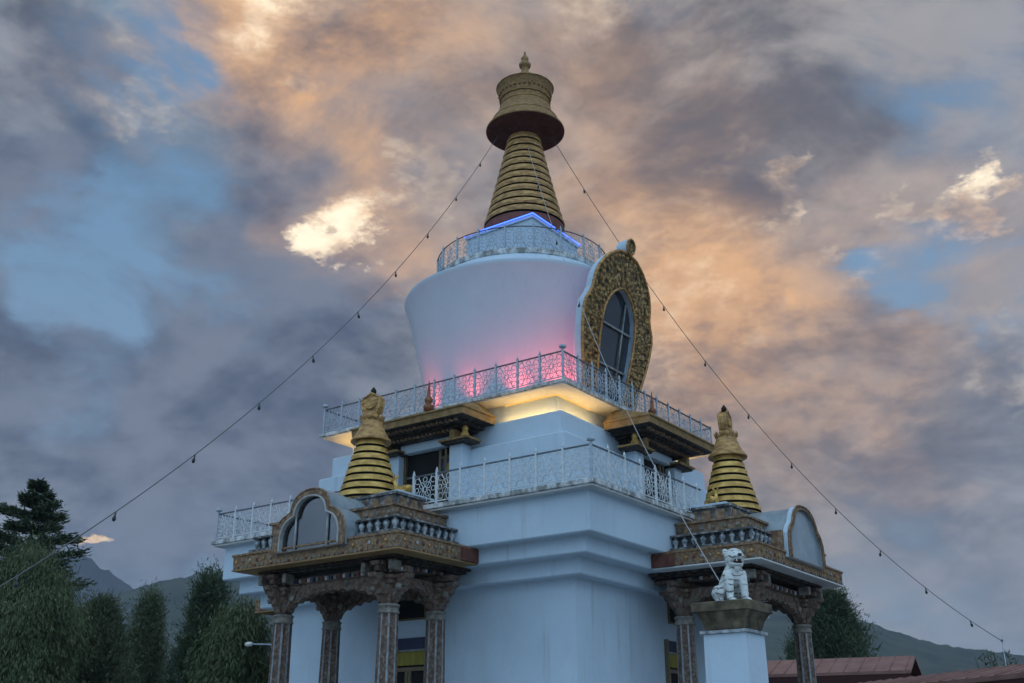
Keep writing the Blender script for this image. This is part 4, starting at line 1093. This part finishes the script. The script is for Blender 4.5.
puff = nz(CP, 5.5, 7, .6, .5).outputs[0]
cover = MA('SUBTRACT', 1.0, MR(MA('MULTIPLY', MA('MINIMUM', holes, 1.0), MA('MULTIPLY_ADD', MA('SUBTRACT', MA('ADD', MA('MULTIPLY', puff, .6), MA('MULTIPLY', mid, .4)), .50), -8.0, .78)), .02, 1.55, 0, .92))
# the far side of the sky, behind the camera, is open blue dusk
back = VM('DOT_PRODUCT', D0, (-FH.x, -FH.y, .15))
behind = MR(back, -.25, .4)
cover = MA('MULTIPLY', cover, MA('SUBTRACT', 1.0, MA('MULTIPLY', behind, .75)))
warm = field([(280, 30, 8, .85), (350, 50, 9, .35), (450, 50, 11, .38), (560, 30, 10, .15), (690, 330, 8.5, .8), (650, 260, 9, .36), (715, 220, 10, .3), (760, 400, 11, .36), (850, 330, 10, .15), (630, 430, 8, .2), (930, 215, 5, .22), (640, 120, 8, .08), (345, 215, 5, .45), (400, 190, 6, .4), (760, 130, 6, .12), (850, 400, 8, .12), (140, 85, 4, .35), (35, 35, 4, .15)], DW)
warm = MA('MULTIPLY', warm, MR(tex, .42, .60, .22, .92, 'LINEAR'))
hot = field([(338, 222, 2.2, 1.1), (312, 245, 1.6, .9), (354, 206, 1.8, .8), (425, 180, 1.8, .2), (372, 200, 1.8, .25), (973, 208, 1.5, 1.0), (945, 212, 1.4, .5), (915, 205, 1.2, .3), (258, 28, 3.2, .7), (300, 12, 3.6, .4), (790, 190, 1.5, .5), (845, 270, 1.4, .4), (708, 165, 2.5, .25), (685, 325, 5, .22), (655, 260, 5, .15), (705, 280, 5, .14), (740, 250, 3, .12), (150, 82, 2.2, .3), (120, 90, 2, .15), (585, 12, 2.6, .25), (690, 110, 3, .12), (1000, 365, 2.5, .3), (650, 345, 2.5, .3)], DF)
strk = field([(76+i*3.0, 540-i*.30+(i % 3)*.5, (.16, .24, .30, .26, .20, .26, .33, .28, .22, .26, .19, .14, .10)[i], .95-.09*abs(i-6)) for i in range(13)], VM('NORMALIZE', VM('ADD', D0, VM('SCALE', VM('SUBTRACT', wf.outputs[1], (.5, .5, .5)), .020))))
hot = MA('MULTIPLY', hot, MR(MA('ADD', MA('MULTIPLY', puff, .5), MA('MULTIPLY', fine, .5)), .40, .60, .0, 1.0))
dark = field([(30, 190, 4.5, .95), (15, 60, 7, .5), (70, 100, 5, .35), (90, 440, 18, .5), (260, 420, 14, .42), (120, 350, 8, .5), (30, 340, 8, .5), (200, 480, 18, .4), (240, 250, 5, .3), (330, 130, 7, .35), (400, 170, 8, .3), (230, 160, 6, .4), (470, 300, 8, .25), (560, 150, 9, .15), (280, 330, 6, .4), (900, 130, 12, .2), (780, 280, 8, .2), (960, 380, 9, .25), (860, 600, 9, .1), (300, 285, 4, .5), (385, 250, 4, .3), (270, 215, 4, .3), (60, 225, 4, .3)], DW)
CB = 1.0/STR
def RGB(r, g, b_, k=1.0):
    n = N(nt, 'ShaderNodeRGB'); c = hexlin(r, g, b_); n.outputs[0].default_value = (c[0]*k*CB, c[1]*k*CB, c[2]*k*CB, 1); return n.outputs[0]
def MX(f, a, bb, mode='MIX'):
    m = N(nt, 'ShaderNodeMix', data_type='RGBA', blend_type=mode); m.clamp_factor = True
    if hasattr(f, 'node'): nt.links.new(f, m.inputs[0])
    else: m.inputs[0].default_value = f
    nt.links.new(a, m.inputs[6]); nt.links.new(bb, m.inputs[7]); return m.outputs[2]
side = VM('DOT_PRODUCT', D0, tuple(rt))       # cooler clouds away from the sunset, warmer towards it
texp = MA('ADD', MA('MULTIPLY', tex, .5), MA('MULTIPLY', puff, .5))
cold = MX(MR(texp, .42, .575), RGB(70, 83, 97), RGB(150, 159, 167))
mauve = MX(MR(texp, .42, .585), RGB(92, 91, 97), RGB(160, 153, 149))
cl = MX(MR(side, -.24, .04), cold, mauve)
cl = MX(MR(side, .22, .50, 0, .55), cl, MX(MR(tex, .4, .62), RGB(98, 108, 124), RGB(134, 144, 160)))
cl = MX(MA('MULTIPLY', dark, MR(tex, .38, .62, 1.0, .7)), cl, MX(MR(MA('ADD', MA('MULTIPLY', puff, .6), MA('MULTIPLY', fine, .4)), .36, .62), RGB(70, 80, 100), RGB(108, 116, 132)))
cl = MX(MR(sep.outputs[2], .26, .02, 0, .6), cl, MX(MR(tex, .4, .62), RGB(102, 118, 138), RGB(136, 152, 172)))
cl = MX(warm, cl, MX(MR(tex, .40, .60), RGB(136, 108, 92), RGB(216, 168, 122)))
cl = MX(MA('ADD', hot, strk), cl, MX(MR(MA('ADD', MA('MULTIPLY', mid, .4), MA('MULTIPLY', fine, .6)), .40, .60), RGB(214, 172, 132), RGB(255, 238, 208, 1.08)))
skyblue = MX(.72, sky.outputs[0], MX(MR(sep.outputs[2], .05, .8), RGB(140, 166, 190), RGB(92, 142, 186)))
skyblue = MX(behind, skyblue, RGB(146, 172, 194, BACKK))
fin = MX(cover, skyblue, cl)
nt.links.new(fin, bg.inputs[0])
# dusk sun, low behind the clouds and hills
sl = bpy.data.lights.new('sun', 'SUN'); sl.energy = .5; sl.angle = math.radians(8); sl.color = (1, .72, .5)
so = bpy.data.objects.new('sun', sl); COL.objects.link(so)
dsun = Vector((math.sin(SUN_ROT)*math.cos(SUN_EL), math.cos(SUN_ROT)*math.cos(SUN_EL), math.sin(SUN_EL)))
so.matrix_world = dsun.to_track_quat('Z', 'Y').to_matrix().to_4x4(); so.location = (0, 0, 60)

# ================================================================== render settings
vs_ = S.view_settings; S.display_settings.display_device = 'sRGB'; vs_.view_transform = 'Standard'; vs_.look = 'None'; vs_.gamma = 1; vs_.exposure = 0.36; vs_.use_curve_mapping = False
S.cycles.use_denoising = True; S.cycles.max_bounces = 6; S.cycles.volume_bounces = 1; S.cycles.sample_clamp_indirect = 4
S.render.film_transparent = False
